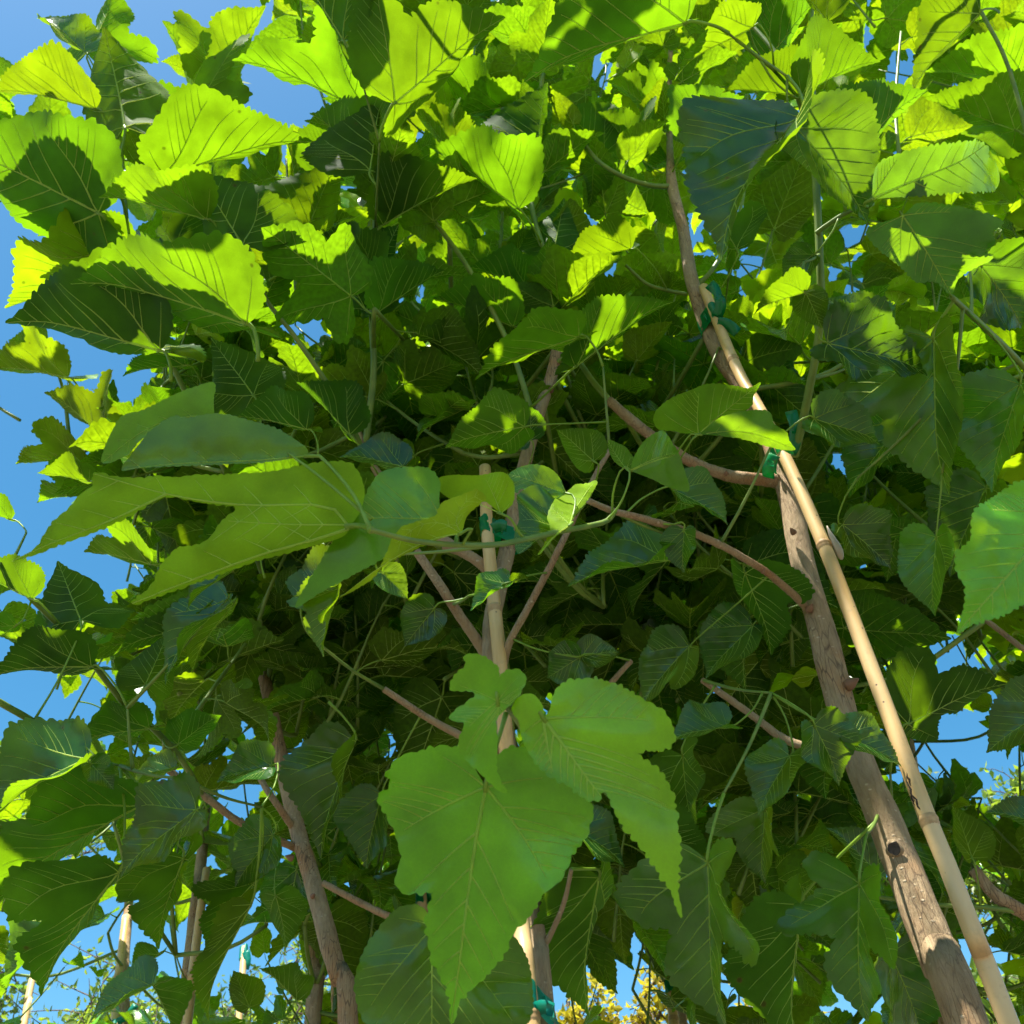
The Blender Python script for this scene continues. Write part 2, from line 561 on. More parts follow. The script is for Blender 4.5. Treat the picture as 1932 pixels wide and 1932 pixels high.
def toothed(ctrl, n, amp, base, per=3, g=rng):
    """smooth closed outline, n samples, forward pointing teeth"""
    c = np.vstack([ctrl, ctrl[:1]])
    q = spline(c, 4 * n + 1)
    uu = np.cumsum(np.repeat(g.uniform(.6, 1.5, n // per + 1), per)[:n])
    uu = np.r_[0, uu[:-1]] / uu[-1] * (4 * n)
    q = np.stack([np.interp(uu, np.arange(4 * n + 1), q[:, j]) for j in range(2)], 1)
    # keep it counter-clockwise
    if np.sum(q[:, 0] * np.roll(q[:, 1], -1) - np.roll(q[:, 0], -1) * q[:, 1]) < 0:
        q = q[::-1]
    tg = np.roll(q, -1, axis=0) - np.roll(q, 1, axis=0)
    tg /= np.maximum(np.linalg.norm(tg, axis=1, keepdims=True), 1e-9)
    nm = np.stack([tg[:, 1], -tg[:, 0]], axis=1)
    db = np.linalg.norm(q - base, axis=1)
    i = np.arange(n)
    prof = np.array([0, .8, .85])[i % 3] if per == 3 else np.array([0., 1.])[i % 2]
    L = np.abs(q[:, 0]).max()
    fade = np.clip((db / L - .10) / .12, 0, 1) * np.clip((1.0 - q[:, 0] / L) / .12, .12, 1)
    k = amp * prof * fade * (0.35 + .9 * np.repeat(g.random(n // per + 1), per)[:n]) * (.85 + .3 * g.random(n))
    return q + nm * k[:, None]


def leaf_mesh(name, outline, L, pr, res=15, lat=(43, 43), veins=None, lod=0, g=rng):
    """outline: closed loop in metres, base at the origin, tip on +x; pr: shape dict. Returns mesh and the surface function"""
    mains = []
    O = np.zeros(2)

    def vein(o, ang, frac, w0, bend, seg=7):
        d = np.array([math.cos(ang), math.sin(ang)])
        ln_ = ray_len(np.asarray(o), d, outline) * frac
        if ln_ < .03 * L:
            return None
        t = np.linspace(0, 1, seg)[:, None]
        fwd = np.array([1.0, 0])
        p = np.asarray(o) + d * ln_ * t + (fwd - d * d[0]) * bend * ln_ * t ** 2
        if not inside(p[-1:], outline)[0]:
            p = np.asarray(o) + d * ln_ * .8 * t
        return (p, w0)
    if veins is None:
        tipl = ray_len(O + [1e-4, 0], np.array([1.0, 0]), outline)
        wob = g.uniform(-.006, .006) * L
        t = np.linspace(0, 1, 14)[:, None]
        mains.append((np.hstack([t * tipl * .99, wob * np.sin(t * 6.3)]), .0095 * L))
        for sgn, la in ((1, lat[0]), (-1, lat[1])):
            la = math.radians(la)
            v = vein(O, sgn * la, .9, .0075 * L, .12, 9)
            if v:
                mains.append(v)
                if lod == 0:
                    m = v[0]
                    for k in (2, 3, 4, 5, 6, 7):
                        w_ = vein(m[k], sgn * (la + math.radians(g.uniform(38, 50))), .9, .0038 * L, .10, 6)
                        if w_:
                            mains.append(w_)
            v = vein(O, sgn * (la + math.radians(62)), .82, .0055 * L, .1, 6)
            if v:
                mains.append(v)
            xs = np.array([.20, .33, .46, .58, .69, .79, .87]) if lod == 0 else np.array([.24, .42, .58, .74])
            for x in xs + (0.03 if sgn > 0 else -.01) + g.uniform(-.015, .015, len(xs)):
                v = vein((x * tipl, 0), sgn * math.radians(g.uniform(40, 48)), .92, (.0062 - .0028 * x) * L, .13, 7)
                if v:
                    mains.append(v)
    else:
        for p, w0 in veins:
            q = spline(p, 12)
            mains.append((q, w0 * L))
            for k in range(2, 11, 2):
                tg = unit(q[min(k + 1, 11)] - q[k - 1])
                a0 = math.atan2(tg[1], tg[0])
                for sgn in (1, -1):
                    v = vein(q[k], a0 + sgn * math.radians(g.uniform(42, 52)), .85, .0028 * L, .08, 6)
                    if v:
                        v = (v[0][0] + (v[0] - v[0][0]) * min(1, .10 * L / max(np.linalg.norm(v[0][-1] - v[0][0]), 1e-6)), v[1])
                        mains.append(v)
    seg_a = np.vstack([p[:-1] for p, _ in mains])
    seg_b = np.vstack([p[1:] for p, _ in mains])

    def vdist(p):
        e = seg_b - seg_a
        l2 = np.maximum((e ** 2).sum(1), 1e-14)
        t = np.clip(((p[:, None, :] - seg_a) * e).sum(2) / l2, 0, 1)
        c = seg_a + t[..., None] * e
        return np.sqrt(((p[:, None, :] - c) ** 2).sum(2)).min(1)

    def surf(p):
        u, v = p[:, 0] / L, p[:, 1] / L
        z = pr['fold'] * (np.sqrt(v * v + .0016) - .04) + pr['cup'] * v * v
        z = z + pr['arch'] * 4 * u * (1 - u) * np.clip(u + .3, 0, 1)
        z = z + pr['wave'] * np.sin(u * pr['wf'] + pr['ph'] + np.sign(v) * pr['pa']) * np.clip(np.abs(v) - .04, 0, 1) * 2
        z = z - pr['tip'] * np.clip(u - .7, 0, 1) ** 2
        z = z * L + pr['quilt'] * L * np.clip(vdist(p) / (.05 * L), 0, 1)
        a = pr['twist'] * (u - .3)
        y2 = p[:, 1] * np.cos(a) - z * np.sin(a)
        z2 = p[:, 1] * np.sin(a) + z * np.cos(a)
        return np.stack([p[:, 0], y2, z2], axis=1)
    # blade
    lo, hi = outline.min(0), outline.max(0)
    h = L / res
    xs, ys = np.arange(lo[0], hi[0], h), np.arange(lo[1], hi[1], h * .87)
    gx, gy = np.meshgrid(xs, ys)
    gx = gx + (np.arange(len(ys))[:, None] % 2) * h * .5
    gp = np.stack([gx.ravel(), gy.ravel()], 1)
    gp = gp[inside(gp, outline)]
    vp, ve = np.zeros((0, 2)), []
    if lod == 0:
        chunks, at = [], 0
        for p, _ in mains:
            ok = inside(p, outline)
            ok[0] = False if not ok[0] else ok[0]
            q = p[ok]
            if len(q) > 1:
                chunks.append(q)
                ve += [(at + i, at + i + 1) for i in range(len(q) - 1)]
                at += len(q)
        vp = np.vstack(chunks)
    if len(gp):
        dmin = np.sqrt(((gp[:, None] - outline[None]) ** 2).sum(2)).min(1)
        gp = gp[dmin > h * .4]
        if len(gp) and len(vp):
            gp = gp[vdist(gp) > h * .3]
    pts = np.vstack([outline, gp, vp])
    o0 = len(outline) + len(gp)
    r = delaunay_2d_cdt([Vector(p) for p in pts], [(o0 + a_, o0 + b_) for a_, b_ in ve], [list(range(len(outline)))], 1, 1e-6)
    bv = np.array([tuple(v) for v in r[0]])
    V = [surf(bv)]
    F = [tuple(f) for f in r[2]]
    mi = [0] * len(F)
    off = len(bv)
    # vein ridges, proud on both sides
    for p, w0 in mains:
        n = len(p)
        tg = np.gradient(p, axis=0)
        tg /= np.maximum(np.linalg.norm(tg, axis=1, keepdims=True), 1e-9)
        nm = np.stack([-tg[:, 1], tg[:, 0]], 1)
        ww = (w0 * np.linspace(1, .28, n))[:, None]
        l, c, rr = surf(p + nm * ww), surf(p), surf(p - nm * ww)
        zz = np.array([0, 0, 1.0])
        q = np.stack([l, c - zz * ww * .75, rr, c + zz * (pr['quilt'] * 20 + .22) * ww], 1).reshape(-1, 3)
        V.append(q)
        for i in range(n - 1):
            for j in range(4):
                k = (j + 1) % 4
                F.append((off + i * 4 + j, off + i * 4 + k, off + i * 4 + 4 + k, off + i * 4 + 4 + j))
                mi.append(1)
        off += 4 * n
    return mesh_from(name, np.vstack(V), F, [M['leaf'], M['vein']], mi)


def shape(fold=.25, cup=.1, arch=.06, wave=.05, tip=.25, twist=0.0, quilt=.010, g=rng):
    return dict(fold=fold, cup=cup, arch=arch, wave=wave, wf=g.uniform(7, 13), ph=g.uniform(0, 6.28), pa=g.uniform(0, 1.5), tip=tip, twist=twist, quilt=quilt)


# ------------------------------------------------------------------ trees
class Tree:
    def __init__(self, label, base, group=None):
        self.root = empty('mulberry_tree', base)
        self.base = np.array(base, float)
        tag(self.root, label, 'tree', group)
        self.stems = []          # (points, radius) samples for attaching twigs
        self.leaves = []         # fill leaves: (matrix, size, variant, colour)
        self.n_hand = 0

    def add_stem(self, name, path, r, mat, sides=10, n=None, rough=.0, knobs=(), endmat=None, attach=True):
        """path rows: x,y,z ; r: (start, end) or list at the path rows"""
        p = np.asarray(path, float)
        ln_ = np.linalg.norm(np.diff(p, axis=0), axis=1).sum()
        n = n or max(6, int(ln_ / .03))
        rr = np.interp(np.linspace(0, 1, len(p)), np.linspace(0, 1, len(r)), r)
        q = spline(np.hstack([p, rr[:, None]]), n)
        v, f = tube(q[:, :3], q[:, 3], sides, self.base, rough, knobs, seed=len(self.stems))
        mats = [M[mat]] + ([M[endmat]] if endmat else [])
        mi = None
        if endmat:
            mi = [0] * len(f)
            mi[-1] = 1
        o = link(name, mesh_from(name, v, f, mats, mi), self.root)
        if attach:
            self.stems.append(q)
        return o, q

    def nearest(self, p, X=None):
        best = None
        for q in self.stems:
            d = np.linalg.norm(q[:, :3] - p, axis=1)
            sc = d.copy()
            if X is not None:
                c = ((q[:, :3] - p) @ X) / np.maximum(d, 1e-6)
                sc = d * (1 + 1.6 * np.clip(c + .1, 0, 2))
            i = int(sc.argmin())
            if best is None or sc[i] < best[3]:
                best = (d[i], q[i, :3], q[i, 3], sc[i])
        return best


def D3(rows):
    return np.array([P(*r) for r in rows])


def down_to_ground(pt, lean=(0, 0)):
    return np.array([pt[0] + lean[0], pt[1] + lean[1], 0.0])


def trunk_path(rows):
    p = D3(rows)
    d = p[0] - p[2 if len(p) > 2 else 1]
    d = d / max(abs(d[2]), 1e-6)
    foot = np.array([p[0][0] + d[0] * .5, p[0][1] + d[1] * .5, 0])
    mid = p[0] * .5 + foot * .5 + np.array([d[0], d[1], 0]) * .12
    return np.vstack([foot, mid, p])


# trunk rows are (x, y, distance) in picture px of the 1932 px picture and metres
TR = {}


def new_tree(key, label, rows, radii, **kw):
    p = trunk_path(rows)
    t = Tree(label, p[0])
    TR[key] = t
    t.add_stem('trunk', p, [radii[0] * 1.1, radii[0] * 1.05] + list(radii), 'bark', kw.get('sides', 20), n=kw.get('n', 90), rough=kw.get('rough', .05), knobs=kw.get('knobs', ()))
    return t


A = new_tree('A', 'tree with thick grey-brown trunk and dark knot, leaning beside the long bamboo cane',
             [(1835, 1960, .82), (1790, 1850, .86), (1728, 1700, .92), (1672, 1560, .98), (1600, 1380, 1.05), (1562, 1230, 1.12), (1512, 1050, 1.21), (1482, 910, 1.29),
              (1425, 770, 1.40), (1352, 660, 1.49), (1308, 540, 1.58), (1288, 430, 1.66), (1268, 350, 1.72), (1264, 280, 1.78), (1262, 170, 1.88), (1266, 60, 1.99), (1262, -80, 2.15)],
             [.0185, .018, .0175, .0165, .0155, .0155, .0148, .0145, .0125, .0118, .011, .0098, .0095, .006, .0052, .0045, .004], n=190, sides=28, rough=.045,
             knobs=((.49, 3.6, .30, .012), (.545, .6, .28, .010), (.66, 3.9, .28, .008), (.86, 2, .35, .006)))
B = new_tree('B', 'slender tree forking into a wide V behind the short middle cane',
             [(1032, 1960, .87), (1015, 1790, .93), (985, 1600, .99), (955, 1400, 1.05), (925, 1230, 1.11), (938, 1120, 1.17), (957, 1040, 1.22), (985, 900, 1.31), (1010, 800, 1.38), (1045, 690, 1.47), (1060, 575, 1.57)],
             [.0095, .0095, .0095, .0098, .010, .0105, .0102, .0098, .0092, .0088, .0085], n=130, sides=16)
C = new_tree('C', 'tree with a thin bare brown trunk, cut at its top, by low sky gaps',
             [(660, 1960, 1.19), (640, 1850, 1.24), (600, 1700, 1.32), (560, 1560, 1.42), (530, 1430, 1.50), (512, 1340, 1.56), (496, 1268, 1.61)],
             [.0125, .0125, .012, .012, .011, .0105, .010], n=110, sides=16, rough=.06, knobs=((.8, 1.5, .3, .01), (.9, 4, .3, .01)))
E = new_tree('E', 'tree with a dark thin trunk beside a yellow cane against low blue sky',
             [(342, 1960, 1.75), (354, 1850, 1.84), (366, 1740, 1.95), (380, 1620, 2.08), (392, 1480, 2.25)], [.0135, .013, .0125, .0115, .010], n=60, sides=12)
F_ = new_tree('F', 'mulberry tree with a reddish-brown smooth trunk rising close behind the thin bare trunk',
              [(588, 1960, 1.55), (598, 1850, 1.63), (596, 1760, 1.71), (605, 1640, 1.83), (612, 1500, 1.98)], [.0135, .013, .0125, .011, .0095], n=60, sides=12)
G = new_tree('G', 'mulberry tree mostly hidden in the shade behind the middle cane, a rusty trunk glimpsed',
             [(838, 1960, 1.5), (832, 1700, 1.7), (822, 1480, 1.95), (815, 1360, 2.1), (805, 1200, 2.35)], [.0135, .013, .0125, .011, .0095], n=50, sides=12)
H = new_tree('H', 'mulberry tree far back, lit yellow-green, over the yellow shrub',
             [(1290, 1960, 2.3), (1284, 1800, 2.5), (1278, 1600, 2.8), (1275, 1400, 3.1)], [.0135, .013, .0125, .011], n=50, sides=12)
Dt = new_tree('D', 'tree reaching in from the edge, with a rusty bough and one big bright leaf',
              [(2330, 1960, 1.00), (2250, 1750, 1.06), (2150, 1400, 1.18), (2060, 1000, 1.36), (1990, 600, 1.6), (1940, 200, 1.9)], [.018, .017, .016, .015, .013, .010], n=60, sides=14)
I_ = new_tree('I', 'distant thin tree tied to a pale cane in the low corner sky gap',
              [(228, 1960, 2.3), (232, 1860, 2.42), (240, 1740, 2.6), (248, 1640, 2.76)], [.013, .0125, .012, .011], n=40, sides=10)

L_ = new_tree('L', 'mulberry tree in the dim rows behind the thick trunk and long cane',
              [(1790, 1960, 1.9), (1760, 1750, 2.1), (1730, 1500, 2.35), (1700, 1300, 2.6)], [.0135, .013, .0125, .011], n=50, sides=12)

# woody branches -------------------------------------------------------------


def branch(t, rows, r0, r1, mat='twig', name='branch', cut=False, rough=.05, sides=12):
    return t.add_stem(name, D3(rows), (r0 * .88, r1 * .88), mat, sides, n=max(16, len(rows) * 12), rough=rough if mat == 'shoot' else .10, endmat='wood' if cut else None)


branch(A, [(1478, 908, 1.29), (1440, 906, 1.285), (1370, 896, 1.28), (1300, 868, 1.29), (1215, 812, 1.33), (1150, 756, 1.37)], .0105, .0075)
branch(A, [(1150, 756, 1.37), (1115, 715, 1.40), (1080, 660, 1.44), (1040, 590, 1.50), (985, 500, 1.6)], .0055, .0035, 'shoot', 'shoot')
branch(A, [(1532, 1160, 1.155), (1505, 1130, 1.14), (1440, 1075, 1.10), (1330, 1015, 1.04), (1225, 982, 1.0), (1160, 965, .98), (1110, 945, .96)], .0056, .0036)
branch(A, [(1605, 1440, 1.04), (1545, 1415, 1.03), (1480, 1395, 1.04), (1420, 1350, 1.06), (1325, 1283, 1.1)], .006, .004)
branch(A, [(1270, 352, 1.72), (1230, 350, 1.70), (1180, 335, 1.68), (1130, 305, 1.68), (1090, 255, 1.72)], .006, .0035, 'shoot', 'shoot')
branch(A, [(1310, 545, 1.58), (1350, 500, 1.6), (1390, 420, 1.7), (1410, 330, 1.8)], .005, .003, 'shoot', 'shoot')
branch(A, [(1295, 555, 1.57), (1260, 548, 1.56), (1220, 535, 1.55), (1180, 500, 1.55)], .004, .0025, 'shoot', 'shoot')
# the stout green shoot in front
branch(A, [(1500, 860, 1.24), (1530, 720, 1.18), (1548, 600, 1.16), (1546, 470, 1.17), (1538, 320, 1.21), (1533, 180, 1.28), (1531, 60, 1.36), (1530, -60, 1.46)], .0058, .0046, 'shoot', 'shoot', sides=14)
branch(A, [(1540, 440, 1.17), (1560, 425, 1.16), (1600, 400, 1.13), (1646, 386, 1.10)], .0035, .0025, 'shoot', 'shoot')
branch(A, [(1538, 290, 1.21), (1520, 230, 1.20), (1500, 170, 1.20), (1470, 110, 1.22), (1420, 50, 1.26), (1345, -20, 1.32)], .004, .003, 'shoot', 'shoot')
branch(B, [(918, 1236, 1.12), (880, 1180, 1.12), (840, 1120, 1.12), (810, 1075, 1.13), (786, 1040, 1.14)], .0076, .0058, cut=False)
branch(B, [(948, 1262, 1.08), (962, 1210, 1.08), (1000, 1140, 1.09), (1040, 1065, 1.11), (1070, 1005, 1.13), (1105, 930, 1.17), (1150, 850, 1.22)], .0052, .0036)
branch(B, [(945, 1100, 1.18), (905, 1062, 1.18), (870, 1040, 1.19), (838, 1030, 1.20)], .0085, .0065)
branch(B, [(870, 1040, 1.19), (780, 975, 1.27), (712, 892, 1.36), (668, 800, 1.43), (634, 733, 1.49)], .0075, .0062, cut=True)
branch(B, [(958, 1425, 1.045), (910, 1405, 1.03), (868, 1388, 1.02), (800, 1350, 1.02), (724, 1300, 1.02)], .0052, .0038)
branch(B, [(1000, 1770, .94), (900, 1770, .94), (800, 1755, .95), (730, 1728, .96), (655, 1690, .98), (610, 1666, 1.0)], .005, .0036, cut=True)
branch(B, [(1018, 1800, .93), (1040, 1760, .93), (1065, 1700, .93), (1078, 1640, .93)], .0036, .0024)
branch(B, [(1000, 1540, 1.0), (1060, 1450, 1.02), (1130, 1320, 1.05), (1157, 1284, 1.06), (1190, 1247, 1.08)], .0045, .0034, cut=True)
# green continuation shoots of B
branch(B, [(1058, 585, 1.56), (1035, 500, 1.60), (1005, 400, 1.66), (1000, 300, 1.74), (1018, 180, 1.86), (1040, 60, 2.0), (1050, -60, 2.15)], .0062, .0038, 'shoot', 'shoot')
branch(B, [(1045, 690, 1.47), (1080, 660, 1.46), (1110, 640, 1.46)], .004, .003, 'shoot', 'shoot')
branch(B, [(1010, 800, 1.38), (960, 650, 1.42), (880, 500, 1.5), (800, 390, 1.6), (760, 300, 1.7), (750, 150, 1.86)], .005, .0035, 'shoot', 'shoot')
branch(B, [(690, 840, 1.40), (705, 700, 1.42), (702, 600, 1.45), (708, 450, 1.50), (704, 320, 1.56), (690, 180, 1.65), (686, 60, 1.75), (684, -60, 1.9)], .0058, .004, 'shoot', 'shoot')
branch(B, [(700, 880, 1.38), (640, 760, 1.34), (560, 640, 1.32), (500, 560, 1.32), (470, 470, 1.34)], .0045, .003, 'shoot', 'shoot')
# horizontal shoot carrying the pale near leaves
NEARSH = [(1160, 965, .98), (1140, 985, .90), (1060, 1002, .80), (990, 1018, .74), (930, 1028, .70), (860, 1028, .68), (780, 1020, .665), (700, 1000, .65)]
branch(B, NEARSH, .0030, .0020, 'shoot', 'shoot')
# near hanging twig of the bright low leaves
branch(B, [(985, 1600, .99), (1000, 1500, .86), (1010, 1420, .74), (985, 1370, .67), (960, 1335, .635), (940, 1322, .62)], .0042, .0028, 'shoot', 'shoot')
# C
branch(C, [(560, 1600, 1.40), (510, 1580, 1.36), (450, 1550, 1.32), (380, 1498, 1.30), (306, 1446, 1.28)], .0066, .0048, cut=True)
branch(C, [(556, 1565, 1.42), (535, 1535, 1.40), (510, 1500, 1.40), (492, 1470, 1.42)], .006, .005, cut=True)
branch(C, [(505, 1285, 1.60), (516, 1230, 1.60), (515, 1170, 1.62), (500, 1095, 1.66), (490, 1020, 1.7), (480, 900, 1.8)], .0055, .0042, 'shoot', 'shoot')
branch(C, [(380, 1498, 1.30), (340, 1430, 1.22), (285, 1370, 1.16), (240, 1335, 1.12), (150, 1220, 1.06), (60, 1130, 1.02), (0, 1060, 1.0)], .0045, .0032, 'shoot', 'shoot')
branch(C, [(306, 1446, 1.28), (250, 1500, 1.16), (200, 1480, 1.08), (95, 1385, .98), (0, 1325, .92), (-60, 1290, .9)], .0046, .0036, 'shoot', 'shoot')
branch(C, [(306, 1446, 1.28), (310, 1400, 1.26), (290, 1375, 1.24)], .004, .003, 'shoot', 'shoot')
branch(C, [(500, 1095, 1.66), (430, 900, 1.62), (330, 700, 1.58), (255, 540, 1.58), (240, 430, 1.6), (232, 330, 1.66), (226, 230, 1.74)], .006, .004, 'shoot', 'shoot')
branch(C, [(480, 900, 1.8), (440, 700, 1.9), (410, 500, 2.0), (390, 300, 2.2), (380, 100, 2.4)], .005, .003, 'shoot', 'shoot')
branch(C, [(252, 560, 1.58), (250, 520, 1.5), (215, 470, 1.45), (185, 410, 1.42)], .0035, .0024, 'shoot', 'shoot')
branch(C, [(420, 890, 1.62), (300, 860, 1.75), (200, 800, 1.9), (130, 720, 2.0), (60, 640, 2.1)], .0042, .0028, 'shoot', 'shoot')
branch(Dt, [(2150, 1400, 1.18), (2060, 1800, 1.12), (1990, 1760, 1.10), (1932, 1722, 1.10), (1880, 1690, 1.11), (1836, 1640, 1.13)], .011, .008, 'bark')
branch(Dt, [(1932, 1722, 1.10), (1860, 1712, 1.10), (1760, 1706, 1.12), (1640, 1690, 1.15)], .0034, .0026, 'shoot', 'shoot')
branch(Dt, [(2130, 1330, 1.2), (2030, 1280, 1.22), (1940, 1230, 1.26), (1860, 1170, 1.32)], .006, .004)
branch(Dt, [(2040, 900, 1.38), (1980, 760, 1.3), (1930, 690, 1.22), (1860, 620, 1.12), (1795, 560, 1.04)], .005, .0034, 'shoot', 'shoot')
branch(Dt, [(2120, 1250, 1.2), (2100, 1120, 1.0), (2080, 1020, .8), (2060, 985, .7)], .004, .003, 'shoot', 'shoot')
branch(Dt, [(1990, 600, 1.6), (1960, 420, 1.6), (1940, 270, 1.62), (1900, 120, 1.66), (1850, 20, 1.7)], .005, .0035, 'shoot', 'shoot')

# ------------------------------------------------------------------ hand placed leaves
LEAF_N = 0


def colour(young=0.0, g=rng):
    k = g.uniform(.74, 1.18)
    h = g.uniform(-.2, .16)
    return (float((1 + h) * k), float(k), float((1 - h) * k), float(min(1, max(0, young))))


def set_leaf(t, me, O, X, Nn, col):
    """leaf object at O with axes X (midrib) and Nn (upper side)"""
    Y = unit(np.cross(Nn, X))
    Z = np.cross(X, Y)
    o = link('leaf', me, t.root)
    mt = Matrix.Identity(4)
    for i in range(3):
        mt[i][0], mt[i][1], mt[i][2], mt[i][3] = X[i], Y[i], Z[i], O[i] - t.base[i]
    o.matrix_basis = mt
    o.color = col
    return o, np.stack([X, Y, Z], axis=1)


def petiole_to(t, leaf, R, O, X, L, target=None, r=None):
    """curved stalk from the blade's base to the nearest stem; a thin twig bridges a longer way"""
    r = r or max(.0011, .0085 * L + .0003)
    if target is None:
        dist, q = t.nearest(O - X * .03, X)[:2]
    else:
        q = np.asarray(target)
        dist = np.linalg.norm(q - O)
    way = q - O
    if dist > .24 and target is None:
        end = O - X * .03 + unit(way) * .04
    elif dist > .11 and target is None:
        end = O - X * .02 + unit(way) * .05
        k = spline(np.array([end, end * .5 + q * .5 + np.array([0, 0, -.03 * np.linalg.norm(q - end)]), q]), 10)
        v, f = tube(k, np.linspace(.0013, .0022, 10), 6, t.base)
        link('twig', mesh_from('twig', v, f, [M['shoot']]), t.root)
        t.stems.append(np.hstack([k, np.full((10, 1), .002)]))
    else:
        end = q
    mid = O * .5 + end * .5 - X * min(.010, .15 * np.linalg.norm(end - O)) + np.array([0, 0, -.002])
    k = spline(np.array([O + X * .003, O - X * .008, mid, end]), 9)
    v, f = tube(k, r * np.array([1.05, .95, .9, .9, .9, .92, .98, 1.1, 1.3]), 8)
    loc = (v - O) @ R
    link('petiole', mesh_from('petiole', loc, f, [M['petiole']]), leaf)


def hand(t, bx, by, tx, ty, d, aw=.75, side='u', kind='oo', dd=0.0, young=0.0, fold=.25, arch=.06, twist=0.0, roll=None, flip=1, wave=.05, tip=.25, pet=True, res=14, cup=.1):
    """leaf from (bx,by) to (tx,ty); aw: apparent width / length; side 'u' shows the underside, 't' the upper side"""
    b, e = P(bx, by, d), P(tx, ty, d + dd)
    X = e - b
    L = np.linalg.norm(X)
    X = X / L
    view = unit((b + e) / 2 - CAM)
    n0 = unit(-view - X * (-view @ X))
    kl, kr = kind
    aw *= .74 if aw < .72 else .90
    wt = max(abs(v[1]) for v in HALF[kl]) + max(abs(v[1]) for v in HALF[kr])
    ws = 1.0
    if aw > wt:
        ws, c = aw / wt, 1.0
    else:
        ws = 1.0 if aw / wt > .35 else .85
        c = min(1.0, aw / (wt * ws))
    a = math.acos(c) if roll is None else math.radians(roll)
    best = None
    for s in (1, -1):
        n = n0 * math.cos(a) + np.cross(X, n0) * math.sin(a * s)
        top = n if side == 't' else -n
        if best is None or top[2] * flip > best[0]:
            best = (top[2] * flip, top)
    fold, cup = fold + rng.uniform(.08, .38), cup + rng.uniform(-.25, .25)
    pr = shape(fold, cup, arch, wave * 1.5, tip + .15, rng.uniform(-.25, .25), .022)
    n = 171 if L * FPX / d > 110 else 111
    ol = toothed(generic_outline(kl, kr, ws * rng.uniform(.94, 1.06), ws * rng.uniform(.94, 1.06)) * L, n, .024 * L, np.zeros(2))
    me = leaf_mesh('leaf', ol, L, pr, res, (LAT[kl], LAT[kr]))
    o, R = set_leaf(t, me, b, X, best[1], colour(young))
    if pet:
        petiole_to(t, o, R, b, X, L)
    t.n_hand += 1
    return o


def crop(ox, oy, pts):
    """px of a 700 px crop shown at 1932 px -> px of the 1932 px picture"""
    s = 1932 / 2048
    return np.array([((ox + x * 700 / 1932) * s, (oy + y * 700 / 1932) * s) for x, y in pts])


def traced(t, org, base, tip, pts, db, dt, side, slope=0.0, young=0.0, lat=(45, 45), veins=None, fold=.0, arch=.03, wave=.03, cup=.0, tgt=None, quilt=.018, tooth=.009, twist=0.0, ntooth=210, res=17, tipk=.1):
    """a leaf whose outline is known: laid on a plane through base and tip at real distances; slope tilts it across"""
    bp, tp = crop(*org, [base])[0], crop(*org, [tip])[0]
    b, e = P(*bp, db), P(*tp, dt)
    X = e - b
    L = np.linalg.norm(X)
    X = X / L
    view = unit((b + e) / 2 - CAM)
    n0 = unit(-view - X * (-view @ X))
    n = unit(n0 * math.cos(slope) + np.cross(X, n0) * math.sin(slope))
    top = n if side == 't' else -n
    Y = np.cross(top, X)

    def to2(px):
        out = []
        for q in px:
            r = P(q[0], q[1], 1.0) - CAM
            s = ((b - CAM) @ n) / (r @ n)
            w_ = CAM + r * s - b
            out.append((w_ @ X, w_ @ Y))
        return np.array(out)
    ol = toothed(to2(crop(*org, pts)), ntooth, tooth * L, np.zeros(2))
    vs = None
    if veins:
        vs = [(to2(crop(*org, v)), w0) for v, w0 in veins]
    me = leaf_mesh('leaf', ol, L, shape(fold, cup, arch, wave, tipk, twist, quilt), res, lat, vs)
    o, R = set_leaf(t, me, b, X, top, colour(young))
    petiole_to(t, o, R, b, X, L, None if tgt is None else P(*tgt))
    t.n_hand += 1
    return o


A1, A2, A3, B1, B2, B3, C1, C2, C3 = (0, 0), (680, 0), (1348, 0), (0, 680), (680, 680), (1348, 680), (0, 1348), (680, 1348), (1348, 1348)

# the bright low leaf group
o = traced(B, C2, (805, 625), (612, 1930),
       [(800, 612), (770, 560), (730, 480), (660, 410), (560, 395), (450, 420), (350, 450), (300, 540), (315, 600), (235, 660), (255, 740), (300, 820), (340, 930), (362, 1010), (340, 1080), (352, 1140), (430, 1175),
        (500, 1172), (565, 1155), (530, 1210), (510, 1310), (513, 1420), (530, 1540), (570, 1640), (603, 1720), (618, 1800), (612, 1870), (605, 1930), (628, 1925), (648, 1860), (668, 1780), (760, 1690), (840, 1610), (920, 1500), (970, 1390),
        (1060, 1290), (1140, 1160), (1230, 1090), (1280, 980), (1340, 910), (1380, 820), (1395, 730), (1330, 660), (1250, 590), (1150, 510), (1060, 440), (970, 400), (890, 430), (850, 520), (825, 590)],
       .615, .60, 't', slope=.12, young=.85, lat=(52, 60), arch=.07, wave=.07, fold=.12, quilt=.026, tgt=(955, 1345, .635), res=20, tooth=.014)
o['label'] = 'large bright green young leaf with one notch and a long tail'
